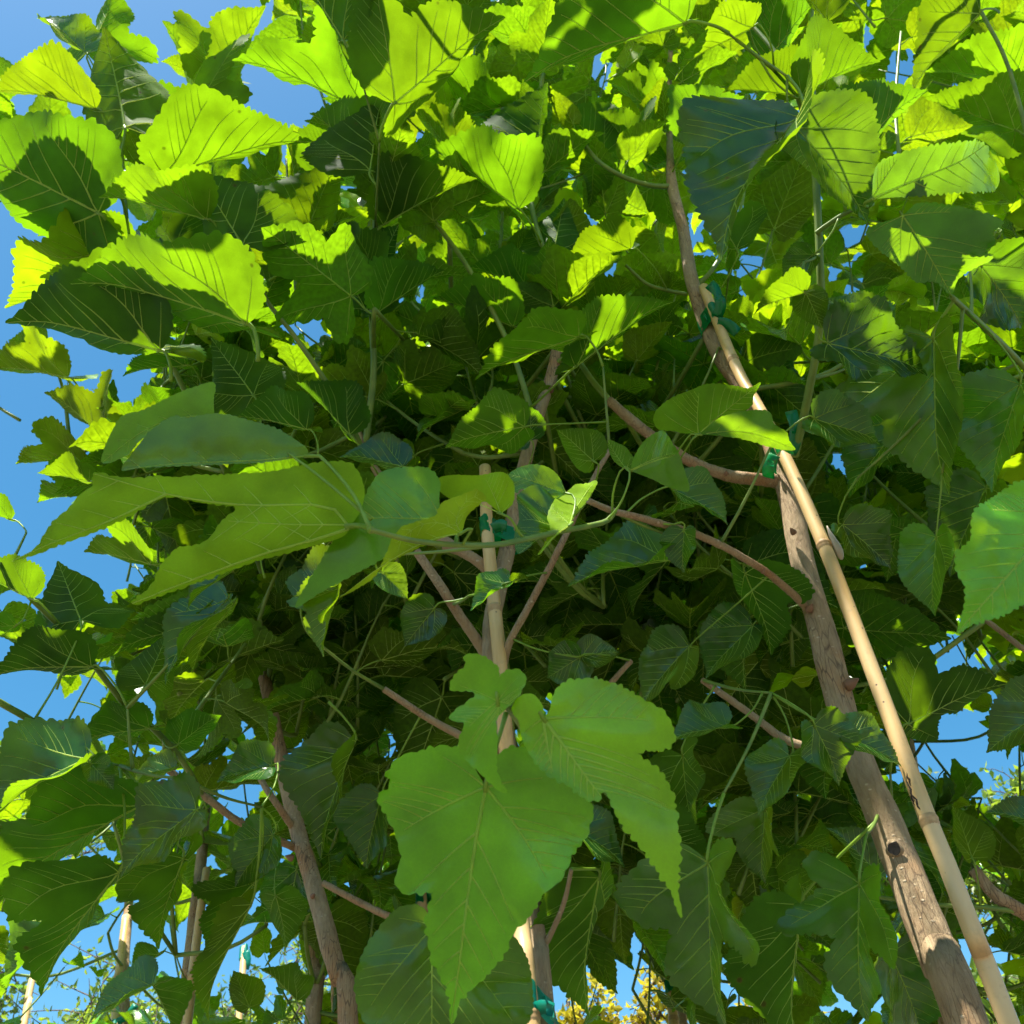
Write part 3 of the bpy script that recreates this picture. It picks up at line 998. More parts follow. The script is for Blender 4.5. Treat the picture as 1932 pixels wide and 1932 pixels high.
o = traced(B, C2, (1120, 245), (1878, 1345),
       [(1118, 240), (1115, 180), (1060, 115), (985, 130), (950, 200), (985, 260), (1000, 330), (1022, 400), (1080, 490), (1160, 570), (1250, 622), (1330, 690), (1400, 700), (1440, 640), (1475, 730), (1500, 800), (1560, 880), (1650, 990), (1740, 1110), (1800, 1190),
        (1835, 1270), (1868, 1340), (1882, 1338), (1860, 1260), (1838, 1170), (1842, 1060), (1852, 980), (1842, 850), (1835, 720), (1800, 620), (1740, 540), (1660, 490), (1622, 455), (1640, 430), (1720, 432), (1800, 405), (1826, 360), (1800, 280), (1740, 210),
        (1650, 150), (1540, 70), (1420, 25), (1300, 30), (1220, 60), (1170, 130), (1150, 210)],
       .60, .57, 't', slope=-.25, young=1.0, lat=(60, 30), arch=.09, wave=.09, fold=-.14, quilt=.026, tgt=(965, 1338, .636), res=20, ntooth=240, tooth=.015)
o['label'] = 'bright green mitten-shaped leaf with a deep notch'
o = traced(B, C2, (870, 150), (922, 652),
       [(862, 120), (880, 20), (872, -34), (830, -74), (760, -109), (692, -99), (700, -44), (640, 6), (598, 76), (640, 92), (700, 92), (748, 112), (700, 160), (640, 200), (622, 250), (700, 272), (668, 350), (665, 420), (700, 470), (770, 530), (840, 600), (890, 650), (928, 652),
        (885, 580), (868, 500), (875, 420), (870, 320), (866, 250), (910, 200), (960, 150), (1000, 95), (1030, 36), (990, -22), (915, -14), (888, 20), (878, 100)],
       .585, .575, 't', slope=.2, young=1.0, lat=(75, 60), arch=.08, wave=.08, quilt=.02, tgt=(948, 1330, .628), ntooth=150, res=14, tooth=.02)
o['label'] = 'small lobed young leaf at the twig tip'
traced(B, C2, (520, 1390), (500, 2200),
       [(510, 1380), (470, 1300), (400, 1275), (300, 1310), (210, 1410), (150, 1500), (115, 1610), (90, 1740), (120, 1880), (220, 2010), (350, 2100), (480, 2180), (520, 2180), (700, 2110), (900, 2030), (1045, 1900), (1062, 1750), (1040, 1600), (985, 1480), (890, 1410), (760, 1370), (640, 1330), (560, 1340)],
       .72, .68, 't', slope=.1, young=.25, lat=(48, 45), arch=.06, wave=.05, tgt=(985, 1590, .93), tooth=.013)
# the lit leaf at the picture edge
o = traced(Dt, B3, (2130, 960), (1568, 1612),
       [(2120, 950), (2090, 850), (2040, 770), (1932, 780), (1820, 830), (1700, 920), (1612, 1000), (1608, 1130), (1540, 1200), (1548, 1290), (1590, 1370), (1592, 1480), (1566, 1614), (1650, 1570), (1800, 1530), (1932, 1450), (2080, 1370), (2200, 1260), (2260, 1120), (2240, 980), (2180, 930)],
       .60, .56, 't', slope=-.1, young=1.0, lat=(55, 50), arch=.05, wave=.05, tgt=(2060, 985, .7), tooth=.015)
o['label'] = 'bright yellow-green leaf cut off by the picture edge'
# pale leaf seen from below with three long lobes
o = traced(B, B1, (1925, 1030), (60, 1230),
       [(1940, 1020), (2000, 900), (2005, 780), (1930, 650), (1750, 628), (1500, 660), (1300, 675), (1000, 700), (750, 715), (600, 712), (495, 690), (478, 760), (400, 820), (310, 930), (240, 1030), (180, 1150), (60, 1228), (200, 1172), (310, 1112), (500, 1030), (700, 930), (900, 828),
        (1100, 862), (1290, 892), (1200, 980), (1150, 1060), (1080, 1100), (960, 1112), (880, 1200), (800, 1330), (700, 1430), (900, 1362), (1200, 1262), (1430, 1192), (1700, 1132), (1890, 1080)],
       .70, .66, 'u', slope=.35, young=.85, veins=[([(1925, 1030), (1790, 905), (1330, 880), (900, 815), (495, 700)], .006), ([(900, 815), (600, 960), (300, 1095), (70, 1225)], .004), ([(1925, 1040), (1700, 1105), (1430, 1170), (1000, 1310), (705, 1426)], .0055), ([(1900, 1020), (1600, 1008), (1250, 975)], .004)],
       arch=.05, wave=.05, tgt=(700, 1000, .65), quilt=.022, ntooth=330, fold=.15, tooth=.006)
o['label'] = 'large pale olive leaf with three long lobes'
traced(B, B1, (1700, 640), (668, 714),
       [(1700, 640), (1690, 600), (1550, 510), (1400, 465), (1200, 432), (1040, 448), (960, 435), (850, 500), (760, 600), (668, 714), (800, 705), (1100, 700), (1300, 690), (1500, 675)],
       .74, .72, 't', slope=.5, young=.5, veins=[([(1700, 640), (1400, 670), (1000, 690), (680, 712)], .006)], arch=.02, wave=.03, tgt=(700, 1000, .66), ntooth=150)
traced(B, B1, (1180, 420), (560, 676),
       [(1185, 420), (1180, 330), (1178, 235), (1040, 275), (900, 345), (780, 395), (690, 420), (620, 520), (560, 676), (700, 640), (800, 540), (950, 480), (1080, 440)],
       .78, .76, 't', slope=.3, young=.35, veins=[([(1180, 420), (1000, 430), (800, 500), (570, 670)], .006)], arch=.02, wave=.04, tgt=(700, 980, .68), ntooth=150)
traced(B, B2, (672, 1066), (-5, 1425),
       [(672, 1066), (700, 965), (770, 905), (808, 880), (760, 832), (700, 842), (565, 870), (520, 970), (420, 1010), (335, 1030), (270, 1090), (240, 1180), (195, 1290), (90, 1370), (-5, 1425), (130, 1335), (250, 1225), (400, 1152), (560, 1090)],
       .67, .66, 'u', slope=.45, young=.9, veins=[([(672, 1066), (560, 1085), (400, 1140), (230, 1235), (0, 1422)], .0065), ([(672, 1066), (640, 1000), (680, 900), (770, 860)], .004), ([(660, 1062), (560, 1010), (440, 1030), (300, 1110)], .004)], arch=.03, wave=.09, tgt=(872, 1030, .685), ntooth=170)
traced(B, B2, (560, 990), (-247, 1475),
       [(560, 990), (548, 870), (550, 785), (480, 712), (330, 702), (225, 742), (150, 880), (90, 990), (0, 1080), (-120, 1280), (-247, 1475), (-100, 1400), (0, 1350), (150, 1270), (260, 1200), (340, 1080), (500, 1020)],
       .72, .70, 't', slope=.3, young=.3, lat=(40, 35), arch=.05, wave=.05, tgt=(860, 1028, .68), ntooth=180)
traced(B, B2, (888, 960), (548, 800),
       [(888, 960), (950, 900), (960, 800), (918, 742), (840, 727), (720, 742), (600, 745), (545, 765), (550, 830), (620, 870), (700, 850), (770, 870), (825, 905)],
       .73, .74, 'u', slope=.2, young=.9, lat=(45, 40), arch=.05, wave=.06, tgt=(990, 1018, .74), ntooth=110)
traced(B, B2, (1268, 1022), (1090, 1192),
       [(1268, 1022), (1312, 945), (1380, 860), (1422, 768), (1335, 790), (1250, 832), (1190, 880), (1150, 960), (1162, 1050), (1090, 1190), (1180, 1085)],
       .80, .74, 'u', slope=.4, young=.9, veins=[([(1268, 1022), (1300, 930), (1400, 785)], .012), ([(1265, 1022), (1180, 1075), (1095, 1185)], .012), ([(1262, 1015), (1210, 960), (1170, 930)], .008)], arch=.05, wave=.06, tgt=(1060, 1002, .80), ntooth=110)
traced(B, B2, (1200, 1030), (985, 1180),
       [(1200, 1030), (1190, 900), (1100, 830), (1000, 830), (962, 900), (985, 1000), (955, 1080), (985, 1180), (1080, 1120), (1150, 1080)],
       .82, .78, 't', slope=.3, young=.1, arch=.06, wave=.06, tgt=(1060, 1002, .80), ntooth=110)
traced(B, B2, (1250, 850), (930, 740),
       [(1250, 850), (1210, 760), (1150, 715), (1050, 695), (960, 720), (915, 770), (980, 850), (1000, 830), (1100, 850), (1180, 880)],
       .84, .86, 't', slope=.3, young=.35, arch=.06, wave=.06, tgt=(1060, 1002, .80), ntooth=110)
traced(B, B2, (1600, 720), (1930, 828),
       [(1600, 720), (1640, 620), (1700, 540), (1800, 500), (1860, 590), (1890, 680), (1930, 828), (1830, 810), (1720, 760)],
       .92, .90, 't', slope=.3, young=.1, arch=.06, wave=.06, ntooth=110)
traced(B, B2, (1580, 715), (1480, 560),
       [(1580, 715), (1650, 690), (1590, 600), (1540, 565), (1480, 555), (1490, 620), (1530, 680)],
       .92, .94, 'u', slope=.3, young=.25, arch=.06, wave=.06, ntooth=90)
traced(A, B3, (135, 520), (485, 235),
       [(135, 520), (240, 470), (430, 370), (445, 310), (480, 232), (420, 265), (330, 250), (220, 240), (110, 270), (0, 320), (-110, 400), (-90, 490), (0, 500), (60, 515)],
       1.02, 1.04, 'u', slope=.3, young=.5, lat=(60, 60), arch=.05, wave=.05, tgt=(1262, 905, 1.1), ntooth=150)
traced(A, B3, (140, 522), (665, 606),
       [(140, 522), (260, 420), (430, 385), (530, 380), (560, 450), (620, 500), (640, 560), (668, 608), (560, 590), (420, 545), (280, 525)],
       1.0, .97, 't', slope=.4, young=.15, veins=[([(140, 522), (300, 500), (480, 520), (660, 602)], .007)], arch=.04, wave=.06, tgt=(1262, 905, 1.1), ntooth=140)
traced(A, A3, (1262, 1190), (1530, 1625),
       [(1262, 1190), (1180, 1220), (1070, 1270), (1100, 1340), (1180, 1420), (1260, 1480), (1330, 1550), (1430, 1545), (1530, 1625), (1560, 1540), (1640, 1480), (1760, 1430), (1700, 1380), (1740, 1330), (1720, 1270), (1780, 1210), (1640, 1160), (1500, 1130), (1350, 1120), (1300, 1150)],
       .93, .96, 't', slope=-.2, young=.1, lat=(62, 40), arch=.08, wave=.07, tgt=(1795, 560, 1.04), ntooth=190, tooth=.02)
traced(A, A3, (1090, 1100), (1720, 800),
       [(1090, 1100), (1080, 980), (1120, 900), (1230, 850), (1330, 820), (1480, 800), (1560, 790), (1620, 785), (1720, 800), (1740, 880), (1850, 900), (1930, 960), (1900, 1020), (1740, 1050), (1500, 1060), (1300, 1080)],
       .95, 1.0, 't', slope=.3, young=.0, lat=(40, 30), arch=.08, wave=.06, tgt=(1646, 386, 1.10), ntooth=190, tooth=.02)

hl = [
    # top, first column
    (C, 235, 240, 200, 62, 1.42, 1.15, 'u', 'mm', .10, .3, .55, .02),
    (C, 180, 205, -20, 168, 1.48, .42, 'u', 'oo', 0, .2, .3, .04),
    (C, 158, 98, 70, 28, 1.6, .6, 't', 'oo', .02, .0, .3, .06),
    (C, 165, 100, 215, -30, 1.7, .8, 'u', 'mm', .05, .4, .3, .06),
    (C, 375, 195, 310, 40, 1.8, .8, 'u', 'fm', .05, .4, .35, .06),
    (C, 420, 165, 500, 10, 1.85, .9, 'u', 'mm', .05, .4, .3, .06),
    (B, 690, 208, 440, 105, 1.60, .62, 'u', 'mo', .0, .1, .25, .03),
    (C, 185, 402, -110, 262, 1.35, .85, 'u', 'oh', .0, .0, .2, .03),
    (C, 180, 404, 40, 345, 1.44, .55, 'u', 'oo', .0, .3, .3, .03),
    (C, 310, 330, 588, 258, 1.40, .50, 'u', 'oo', .05, .0, .2, .03),
    (C, 458, 462, 365, 322, 1.26, 1.0, 'u', 'hh', .05, .0, .35, .03),
    (C, 390, 414, 186, 367, 1.30, .42, 'u', 'on', .0, .3, .35, .03),
    (C, 240, 472, 72, 440, 1.50, .62, 'u', 'oo', .0, .0, .2, .03),
    (C, 238, 482, 5, 572, 1.46, .42, 'u', 'oo', .05, .45, .3, -.06),
    (C, 465, 612, 138, 520, 1.16, .55, 'u', 'oo', .03, .0, .25, .03),
    (C, 302, 662, 18, 598, 1.22, .62, 'u', 'oo', .05, .0, .25, .03),
    (C, 245, 300, 470, 215, 1.75, .6, 'u', 'oo', .05, .0, .25, .03),
    (C, 330, 470, 245, 330, 1.8, .8, 'u', 'oo', .05, .0, .25, .03),
    (C, 560, 480, 640, 300, 1.62, .85, 'u', 'oo', .05, .0, .25, .03),
    (B, 600, 330, 700, 240, 1.75, .8, 'u', 'mo', .05, .2, .25, .03),
    # top middle
    (B, 745, 195, 952, 30, 1.30, .85, 'u', 'om', .03, .0, .4, .03),
    (B, 698, 322, 722, 178, 1.42, .85, 'u', 'oo', .08, .0, .55, .03),
    (B, 700, 330, 590, 210, 1.5, .4, 'u', 'oo', .08, .0, .5, .03),
    (A, 1293, 44, 985, 150, 1.05, .62, 'u', 'oh', -.02, .0, .3, .05),
    (B, 648, 76, 545, -70, 1.3, .7, 'u', 'oo', .05, .0, .3, .03),
    (B, 946, 238, 786, 150, 1.9, .62, 'u', 'oo', .05, .45, .2, .02),
    (B, 1012, 306, 1030, 158, 1.66, .75, 'u', 'oo', .08, .0, .55, .02),
    (B, 978, 394, 808, 272, 1.58, .62, 'u', 'oo', .04, .1, .3, .02),
    (B, 724, 424, 896, 330, 1.50, .50, 'u', 'oo', .03, .0, .35, .02),
    (B, 708, 528, 750, 424, 1.45, .8, 'u', 'oo', .07, .0, .5, .02),
    (B, 706, 530, 600, 440, 1.47, .5, 'u', 'oo', .05, .0, .5, .02),
    (B, 712, 590, 838, 508, 1.42, .5, 'u', 'oo', .04, .0, .35, .02),
    (B, 998, 548, 884, 500, 1.55, .7, 'u', 'oo', .04, .0, .3, .02),
    (B, 1046, 468, 1064, 378, 1.60, 1.05, 'u', 'oo', .06, .0, .4, .02),
    (A, 1190, 470, 1060, 500, 1.50, .5, 'u', 'oo', .03, .0, .3, .02),
    (B, 968, 616, 818, 560, 1.45, .5, 'u', 'oo', .04, .0, .3, .02),
    (B, 1092, 636, 892, 708, 1.26, .5, 'u', 'oh', .02, .0, .25, .02),
    (B, 1086, 692, 1264, 562, 1.33, .35, 'u', 'oo', .04, .0, .35, .02),
    (B, 860, 300, 780, 200, 1.8, .7, 'u', 'mo', .05, .4, .3, .02),
    (B, 830, 250, 880, 120, 1.9, .7, 'u', 'oo', .05, .4, .3, .02),
    (B, 1140, 290, 1060, 200, 1.8, .75, 'u', 'oo', .05, .1, .3, .02),
    (A, 1210, 300, 1130, 210, 1.75, .7, 'u', 'mo', .05, .1, .3, .02),
    (A, 1245, 220, 1150, 150, 1.8, .75, 'u', 'fm', .05, .5, .3, .02),
    (A, 1300, 270, 1400, 180, 1.7, .75, 'u', 'mo', .05, .1, .3, .02),
    # top, last column
    (A, 1420, 52, 1268, 146, 1.10, .28, 'u', 'oo', .0, .0, .4, .06),
    (A, 1502, 180, 1362, 170, 1.18, .62, 'u', 'oo', .0, .0, .45, .04),
    (A, 1512, 180, 1658, 112, 1.16, .62, 'u', 'oo', .02, .15, .5, .06),
    (A, 1512, 220, 1352, 482, 1.02, .62, 't', 'oo', -.04, .0, .4, .1),
    (A, 1500, 240, 1640, 420, 1.05, .75, 't', 'oo', .0, .0, .3, .06),
    (A, 1598, 308, 1744, 168, 1.12, .70, 'u', 'oo', .04, .0, .35, .05),
    (Dt, 1848, 26, 1716, 180, 1.35, .52, 'u', 'oo', .0, .0, .3, .06),
    (Dt, 1916, 246, 1740, 186, 1.85, .85, 'u', 'oh', .04, .4, .2, .03),
    (Dt, 1940, 160, 1740, 130, 1.9, .6, 'u', 'oh', .04, .4, .2, .03),
    (A, 1560, 40, 1470, -60, 1.3, .7, 'u', 'oo', .04, .0, .3, .03),
    (A, 1450, 110, 1560, -20, 1.35, .7, 'u', 'oo', .04, .0, .3, .03),
    (A, 1520, 552, 1420, 590, 1.06, .45, 'u', 'oo', .0, .1, .4, .06),
    (A, 1520, 552, 1552, 620, 1.06, 1.0, 'u', 'oo', .0, .1, .4, .06),
    (A, 1535, 480, 1475, 530, 1.15, .9, 't', 'oo', .03, .0, .3, .06),
    (A, 1562, 648, 1754, 704, 1.06, .75, 't', 'oh', .0, .0, .2, .05),
    (Dt, 1762, 640, 1786, 938, 1.06, .75, 't', 'om', .0, .0, .25, .05),
    (A, 1536, 790, 1664, 836, 1.05, .8, 't', 'oh', .0, .0, .25, .05),
    (Dt, 1925, 725, 1870, 930, 1.02, .75, 't', 'oo', .0, .0, .25, .05),
    (Dt, 1767, 1014, 1764, 1164, 1.05, .72, 't', 'hh', .0, .05, .25, .06),
    (Dt, 1590, 990, 1682, 1072, 1.12, .85, 't', 'oh', .0, .0, .25, .05),
    (A, 1406, 1082, 1456, 1236, 1.15, .75, 'u', 'om', .03, .0, .2, .05),
    (A, 1272, 925, 1376, 988, 1.02, .7, 't', 'oo', .0, .1, .3, .06),
    (A, 1290, 1000, 1290, 1082, 1.0, .85, 't', 'oo', .0, .05, .3, .06),
    (B, 1270, 1056, 1070, 1104, 1.05, .42, 't', 'oo', .0, .05, .25, .05),
    (A, 1340, 620, 1250, 560, 1.85, .7, 't', 'oo', .0, .0, .3, .04),
    (A, 1420, 690, 1290, 640, 1.75, .7, 't', 'mo', .0, .0, .3, .04),
    (A, 1390, 470, 1330, 380, 1.5, .8, 'u', 'mo', .05, .0, .3, .04),
    (A, 1640, 640, 1560, 560, 1.25, .8, 't', 'oo', .05, .0, .3, .04),
    (Dt, 1850, 500, 1932, 620, 1.2, .8, 't', 'oo', .05, .0, .3, .04),
    (Dt, 1700, 800, 1600, 940, 1.3, .8, 't', 'mm', .05, .0, .3, .04),
    (Dt, 1860, 920, 1790, 1090, 1.25, .75, 't', 'oo', .05, .0, .3, .04),
    # lower, last column
    (A, 1536, 1368, 1586, 1484, .94, .85, 't', 'hh', .0, .1, .25, .05),
    (A, 1592, 1386, 1702, 1446, .95, .7, 't', 'oo', .0, .05, .25, .05),
    (A, 1490, 1426, 1430, 1538, .96, .85, 't', 'hh', -.02, .05, .25, .05),
    (A, 1372, 1372, 1262, 1396, .98, .7, 't', 'oh', -.02, .0, .25, .05),
    (A, 1622, 1668, 1630, 1930, .86, .95, 't', 'ff', -.02, .0, .2, .05),
    (A, 1336, 1628, 1362, 1945, .86, .85, 't', 'fm', -.02, .0, .2, .05),
    (A, 1512, 1708, 1500, 1985, .98, .5, 'u', 'oo', .0, .0, .2, .05),
    (A, 1288, 1426, 1310, 1575, 1.05, .75, 'u', 'oh', .0, .0, .2, .05),
    (A, 1444, 1526, 1440, 1668, 1.0, .9, 't', 'mm', .0, .0, .2, .05),
    (Dt, 1714, 1366, 1900, 1288, 1.1, .85, 'u', 'fm', .02, .0, .2, .05),
    (Dt, 1990, 1330, 1860, 1420, 1.0, .8, 't', 'oo', .02, .0, .2, .05),
    (Dt, 1834, 1618, 1796, 1518, 1.1, .75, 'u', 'oo', .02, .0, .3, .05),
    (Dt, 1980, 1560, 1860, 1530, 1.1, .75, 't', 'mo', .02, .0, .3, .05),
    (Dt, 1660, 1650, 1560, 1560, 1.08, .8, 't', 'mo', .02, .0, .3, .05),
    (A, 1680, 1800, 1740, 1960, .95, .8, 't', 'oo', .02, .0, .3, .05),
    (B, 1130, 1656, 1104, 1915, .96, .62, 'u', 'oo', .02, .0, .2, .05),
    (B, 1210, 1560, 1290, 1720, 1.02, .8, 'u', 'mo', .02, .0, .2, .05),
    (B, 1080, 1560, 1182, 1636, .95, .7, 't', 'oo', .02, .0, .25, .05),
    (A, 1420, 1180, 1330, 1280, 1.2, .8, 't', 'oo', .02, .0, .25, .05),
    (A, 1300, 1220, 1210, 1330, 1.15, .8, 't', 'mo', .02, .0, .25, .05),
    (B, 1095, 1240, 1030, 1280, 1.05, 1.1, 't', 'hh', .02, .0, .25, .05),
    (B, 1098, 1238, 1170, 1230, 1.05, .8, 't', 'oo', .02, .0, .25, .05),
    (B, 962, 1100, 886, 1152, 1.02, .62, 't', 'oo', .0, .2, .3, .06),
    (B, 966, 1098, 1000, 1090, 1.02, .6, 'u', 'oo', .0, .2, .3, .06),
    (B, 820, 1148, 762, 1220, 1.08, 1.0, 't', 'oh', .0, .0, .3, .06),
    (B, 1000, 830, 940, 760, 1.3, .9, 't', 'oo', .0, .0, .3, .05),
    (B, 990, 805, 838, 842, 1.2, .78, 'u', 'oo', .0, .1, .3, .05),
    (B, 1120, 870, 1050, 810, 1.1, .9, 'u', 'oo', .0, .1, .3, .05),
    (B, 760, 880, 640, 860, 1.2, .7, 't', 'oo', .0, .0, .3, .05),
    (B, 580, 1130, 700, 1040, .9, .6, 't', 'oo', .02, .1, .3, .05),
    (B, 640, 1110, 606, 1240, .88, .7, 't', 'mm', .0, .15, .3, .05),
    (B, 720, 1080, 770, 1130, .92, .9, 't', 'oo', .0, .1, .3, .05),
    (C, 668, 1400, 602, 1622, 1.06, .62, 't', 'oo', -.02, .05, .25, .05),
    (B, 720, 1500, 690, 1640, 1.05, .8, 't', 'oo', .0, .0, .25, .05),
    # lower left
    (C, 163, 1432, -52, 1558, .92, .62, 't', 'oo', -.02, .05, .3, .06),
    (C, 170, 1440, 215, 1490, .95, .9, 't', 'oo', .0, .0, .3, .06),
    (C, 268, 1518, -14, 1700, 1.0, .50, 'u', 'oo', .0, .0, .25, .05),
    (C, 224, 1646, 70, 1872, .95, .62, 'u', 'mo', .0, .0, .2, .05),
    (C, 346, 1620, 296, 1788, 1.08, .72, 'u', 'mm', .02, .0, .2, .05),
    (C, 370, 1528, 222, 1652, .92, .75, 't', 'oh', -.02, .0, .2, .05),
    (C, 380, 1540, 320, 1610, .96, .5, 't', 'oo', -.02, .0, .2, .05),
    (C, 514, 1576, 442, 1674, 1.10, .9, 't', 'oh', .0, .0, .2, .05),
    (C, 512, 1444, 406, 1474, 1.15, .72, 't', 'oo', .0, .05, .3, .05),
    (C, 480, 1664, 386, 1786, 1.12, .6, 'u', 'mo', .0, .05, .2, .05),
    (C, 474, 1706, 384, 1924, 1.08, .2, 'u', 'nn', .0, .1, .3, .05),
    (C, 282, 1374, 142, 1402, 1.12, .6, 'u', 'oo', .0, .05, .3, .05),
    (C, 336, 1404, 418, 1348, 1.15, .8, 'u', 'oo', .0, .05, .4, .05),
    (C, 330, 1450, 240, 1500, 1.2, .4, 't', 'oo', .0, .05, .4, .05),
    (E, 285, 1860, 165, 1926, 1.35, .5, 't', 'oo', .0, .1, .4, .05),
    (E, 290, 1862, 330, 1960, 1.5, .7, 'u', 'mo', .0, .1, .4, .05),
    (E, 120, 1740, 5, 1870, 1.2, .5, 't', 'oo', .0, .1, .3, .05),
    (F_, 560, 1888, 490, 1824, 1.5, .6, 'u', 'oo', .0, .2, .3, .05),
    (E, 470, 1900, 440, 1830, 1.6, .9, 'u', 'oo', .0, .2, .3, .05),
    (F_, 560, 1640, 545, 1760, 1.5, .8, 't', 'oo', .0, .0, .3, .05),
    (F_, 520, 1690, 540, 1790, 1.4, .8, 'u', 'oo', .0, .1, .3, .05),
    (E, 300, 1800, 250, 1850, 1.7, .7, 'u', 'oo', .0, .2, .3, .05),
    (C, 152, 1170, 110, 1062, 1.02, 1.35, 'u', 'mm', .06, .0, .4, .03),
    (C, 172, 1258, -20, 1274, 1.02, .6, 'u', 'oo', .0, .0, .25, .05),
    (C, 274, 1292, 318, 1194, 1.08, .95, 'u', 'oo', .05, .0, .45, .05),
    (C, 150, 1220, 60, 1240, 1.1, .6, 'u', 'oo', .05, .0, .45, .05),
    (C, 477, 1052, 345, 1150, .98, .5, 't', 'oo', .0, .1, .3, .05),
    (C, 430, 1130, 306, 1290, 1.0, .40, 't', 'on', .0, .15, .3, .08),
    (C, 440, 1140, 360, 1270, 1.04, .4, 'u', 'on', .0, .2, .3, .08),
    (C, 60, 1130, -60, 1080, 1.0, .6, 'u', 'oo', .0, .0, .3, .05),
    (C, 30, 1180, -40, 1230, 1.0, .7, 'u', 'oo', .0, .1, .3, .05),
    (C, 128, 712, -20, 692, 1.9, .62, 'u', 'mo', .05, .5, .3, .03),
    (C, 206, 834, 88, 738, 1.75, .62, 'u', 'mo', .05, .5, .3, .03),
    (C, 212, 832, 178, 730, 1.78, .5, 't', 'oo', .05, .2, .4, .03),
    (C, 284, 1064, 158, 1040, 1.5, .5, 'u', 'mo', .05, .5, .3, .03),
    (C, 160, 876, 30, 872, 1.9, .55, 'u', 'mo', .05, .5, .3, .03),
    (C, 168, 908, 70, 892, 1.6, .55, 'u', 'oo', .0, .0, .3, .03),
    (C, 180, 930, 70, 945, 1.9, .5, 'u', 'mo', .05, .5, .3, .03),
    (C, 90, 680, 20, 640, 2.0, .7, 'u', 'mo', .05, .5, .3, .03),
    (C, 478, 746, 400, 640, 1.30, .95, 'u', 'oo', .05, .0, .3, .03),
    (C, 578, 810, 444, 784, 1.22, .6, 'u', 'oo', .02, .0, .3, .03),
    (B, 660, 820, 560, 720, 1.3, .6, 'u', 'oo', .02, .0, .3, .03),
    (C, 350, 690, 230, 705, 1.5, .45, 'u', 'oo', .0, .0, .3, .03),
    (C, 20, 980, -60, 960, 1.2, .6, 'u', 'oo', .0, .0, .3, .03),
]
for r in hl:
    t, bx, by, tx, ty, d, aw, side, kind, dd, young, fold, arch = r
    hand(t, bx, by, tx, ty, d, aw, side, kind, dd, young, fold, arch, wave=rng.uniform(.03, .09), tip=rng.uniform(0, .5))

# ------------------------------------------------------------------ crown fill: shoots with leaves at their nodes
VARS, LOWS, VFOLDS = [], [], []
for i in range(33):
    kinds = ['oo', 'nn', 'fo', 'mm', 'no', 'ff', 'mo', 'fm', 'om', 'nm', 'mf'][i % 11]
    pr = shape(rng.uniform(.2, .95), rng.uniform(-.5, .4), rng.uniform(-.02, .14), rng.uniform(.05, .17), rng.uniform(0, 1.1), rng.uniform(-.5, .5), .021)
    ol = toothed(generic_outline(kinds[0], kinds[1], rng.uniform(.76, 1.0), rng.uniform(.76, 1.0)), 105, .028, np.zeros(2))
    VFOLDS.append(pr['fold'])
    VARS.append(leaf_mesh('leaf_variant', ol, 1.0, pr, 10, (LAT[kinds[0]], LAT[kinds[1]])))
    ol2 = toothed(generic_outline(kinds[0], kinds[1]), 56, .02, np.zeros(2), 2)
    LOWS.append(leaf_mesh('leaf_low', ol2, 1.0, pr, 5, (LAT[kinds[0]], LAT[kinds[1]]), lod=1))
PETS = []
for i in range(4):
    k = spline(np.array([(.01, 0, 0), (-.06, 0, -.01), (-.18, rng.uniform(-.04, .04), -.07), (-.30, 0, -.16)]), 8)
    v, f = tube(k, .0105 * np.array([1, .9, .85, .85, .85, .9, 1, 1.2]), 6)
    PETS.append(mesh_from('petiole', v, f, [M['petiole']]))
PET_END = np.array([-.30, 0, -.16])

SKY = [(330, 18, 120, 58), (20, 10, 70, 45), (520, 205, 90, 32), (455, 140, 34, 36), (165, 262, 28, 32), (70, 420, 90, 45), (20, 500, 60, 60), (80, 610, 70, 30), (215, 690, 75, 62),
       (60, 790, 80, 60), (45, 880, 70, 60), (40, 985, 75, 55), (160, 1080, 80, 55), (40, 1340, 60, 26), (20, 1270, 40, 20), (130, 1350, 60, 30), (60, 1620, 70, 45), (130, 1640, 35, 50),
       (60, 1780, 55, 60), (120, 1890, 90, 50), (250, 1830, 35, 60), (420, 1780, 40, 40), (440, 1870, 50, 50), (530, 1860, 26, 45), (1680, 105, 30, 30), (1910, 118, 30, 24), (1785, 1245, 55, 32),
       (1830, 1425, 80, 55), (1890, 1480, 50, 60), (1040, 1890, 45, 60), (1440, 1850, 18, 80), (1600, 880, 35, 26), (1550, 740, 12, 16), (1850, 1700, 40, 40),
       (1180, 1900, 50, 45), (1440, 1880, 30, 60), (1870, 1880, 60, 60), (585, 625, 26, 12), (925, 745, 14, 9), (1060, 745, 30, 14), (800, 275, 26, 14), (900, 580, 18, 10), (780, 570, 22, 10)]


def in_sky(px, py, rad):
    for cx, cy, rx, ry in SKY:
        if ((px - cx) / (rx + rad)) ** 2 + ((py - cy) / (ry + rad)) ** 2 < 1:
            return True
    return False


GN, GC = 160, 4000 / 160.0       # coverage grid over the view, with a margin
COV = np.zeros((GN, GN))
_cc = (np.arange(GN) + .5) * GC - 1100


def cover(px, py, rad, add):
    dx, dy = _cc[None, :] - px, _cc[:, None] - py
    m = dx * dx + dy * dy < rad * rad
    if not m.any():
        m = (np.abs(dx) < GC / 2) & (np.abs(dy) < GC / 2)
    if not m.any():
        return 0.0
    v = float(COV[m].mean())
    if add:
        COV[m] += 1
    return v


def owner(p):
    """tree whose trunk stands nearest"""
    best = None
    for k, t in TR.items():
        d = np.linalg.norm((t.base + np.array([0, .12, 0]))[:2] - p[:2])
        if best is None or d < best[0]:
            best = (d, t)
    return best[1]


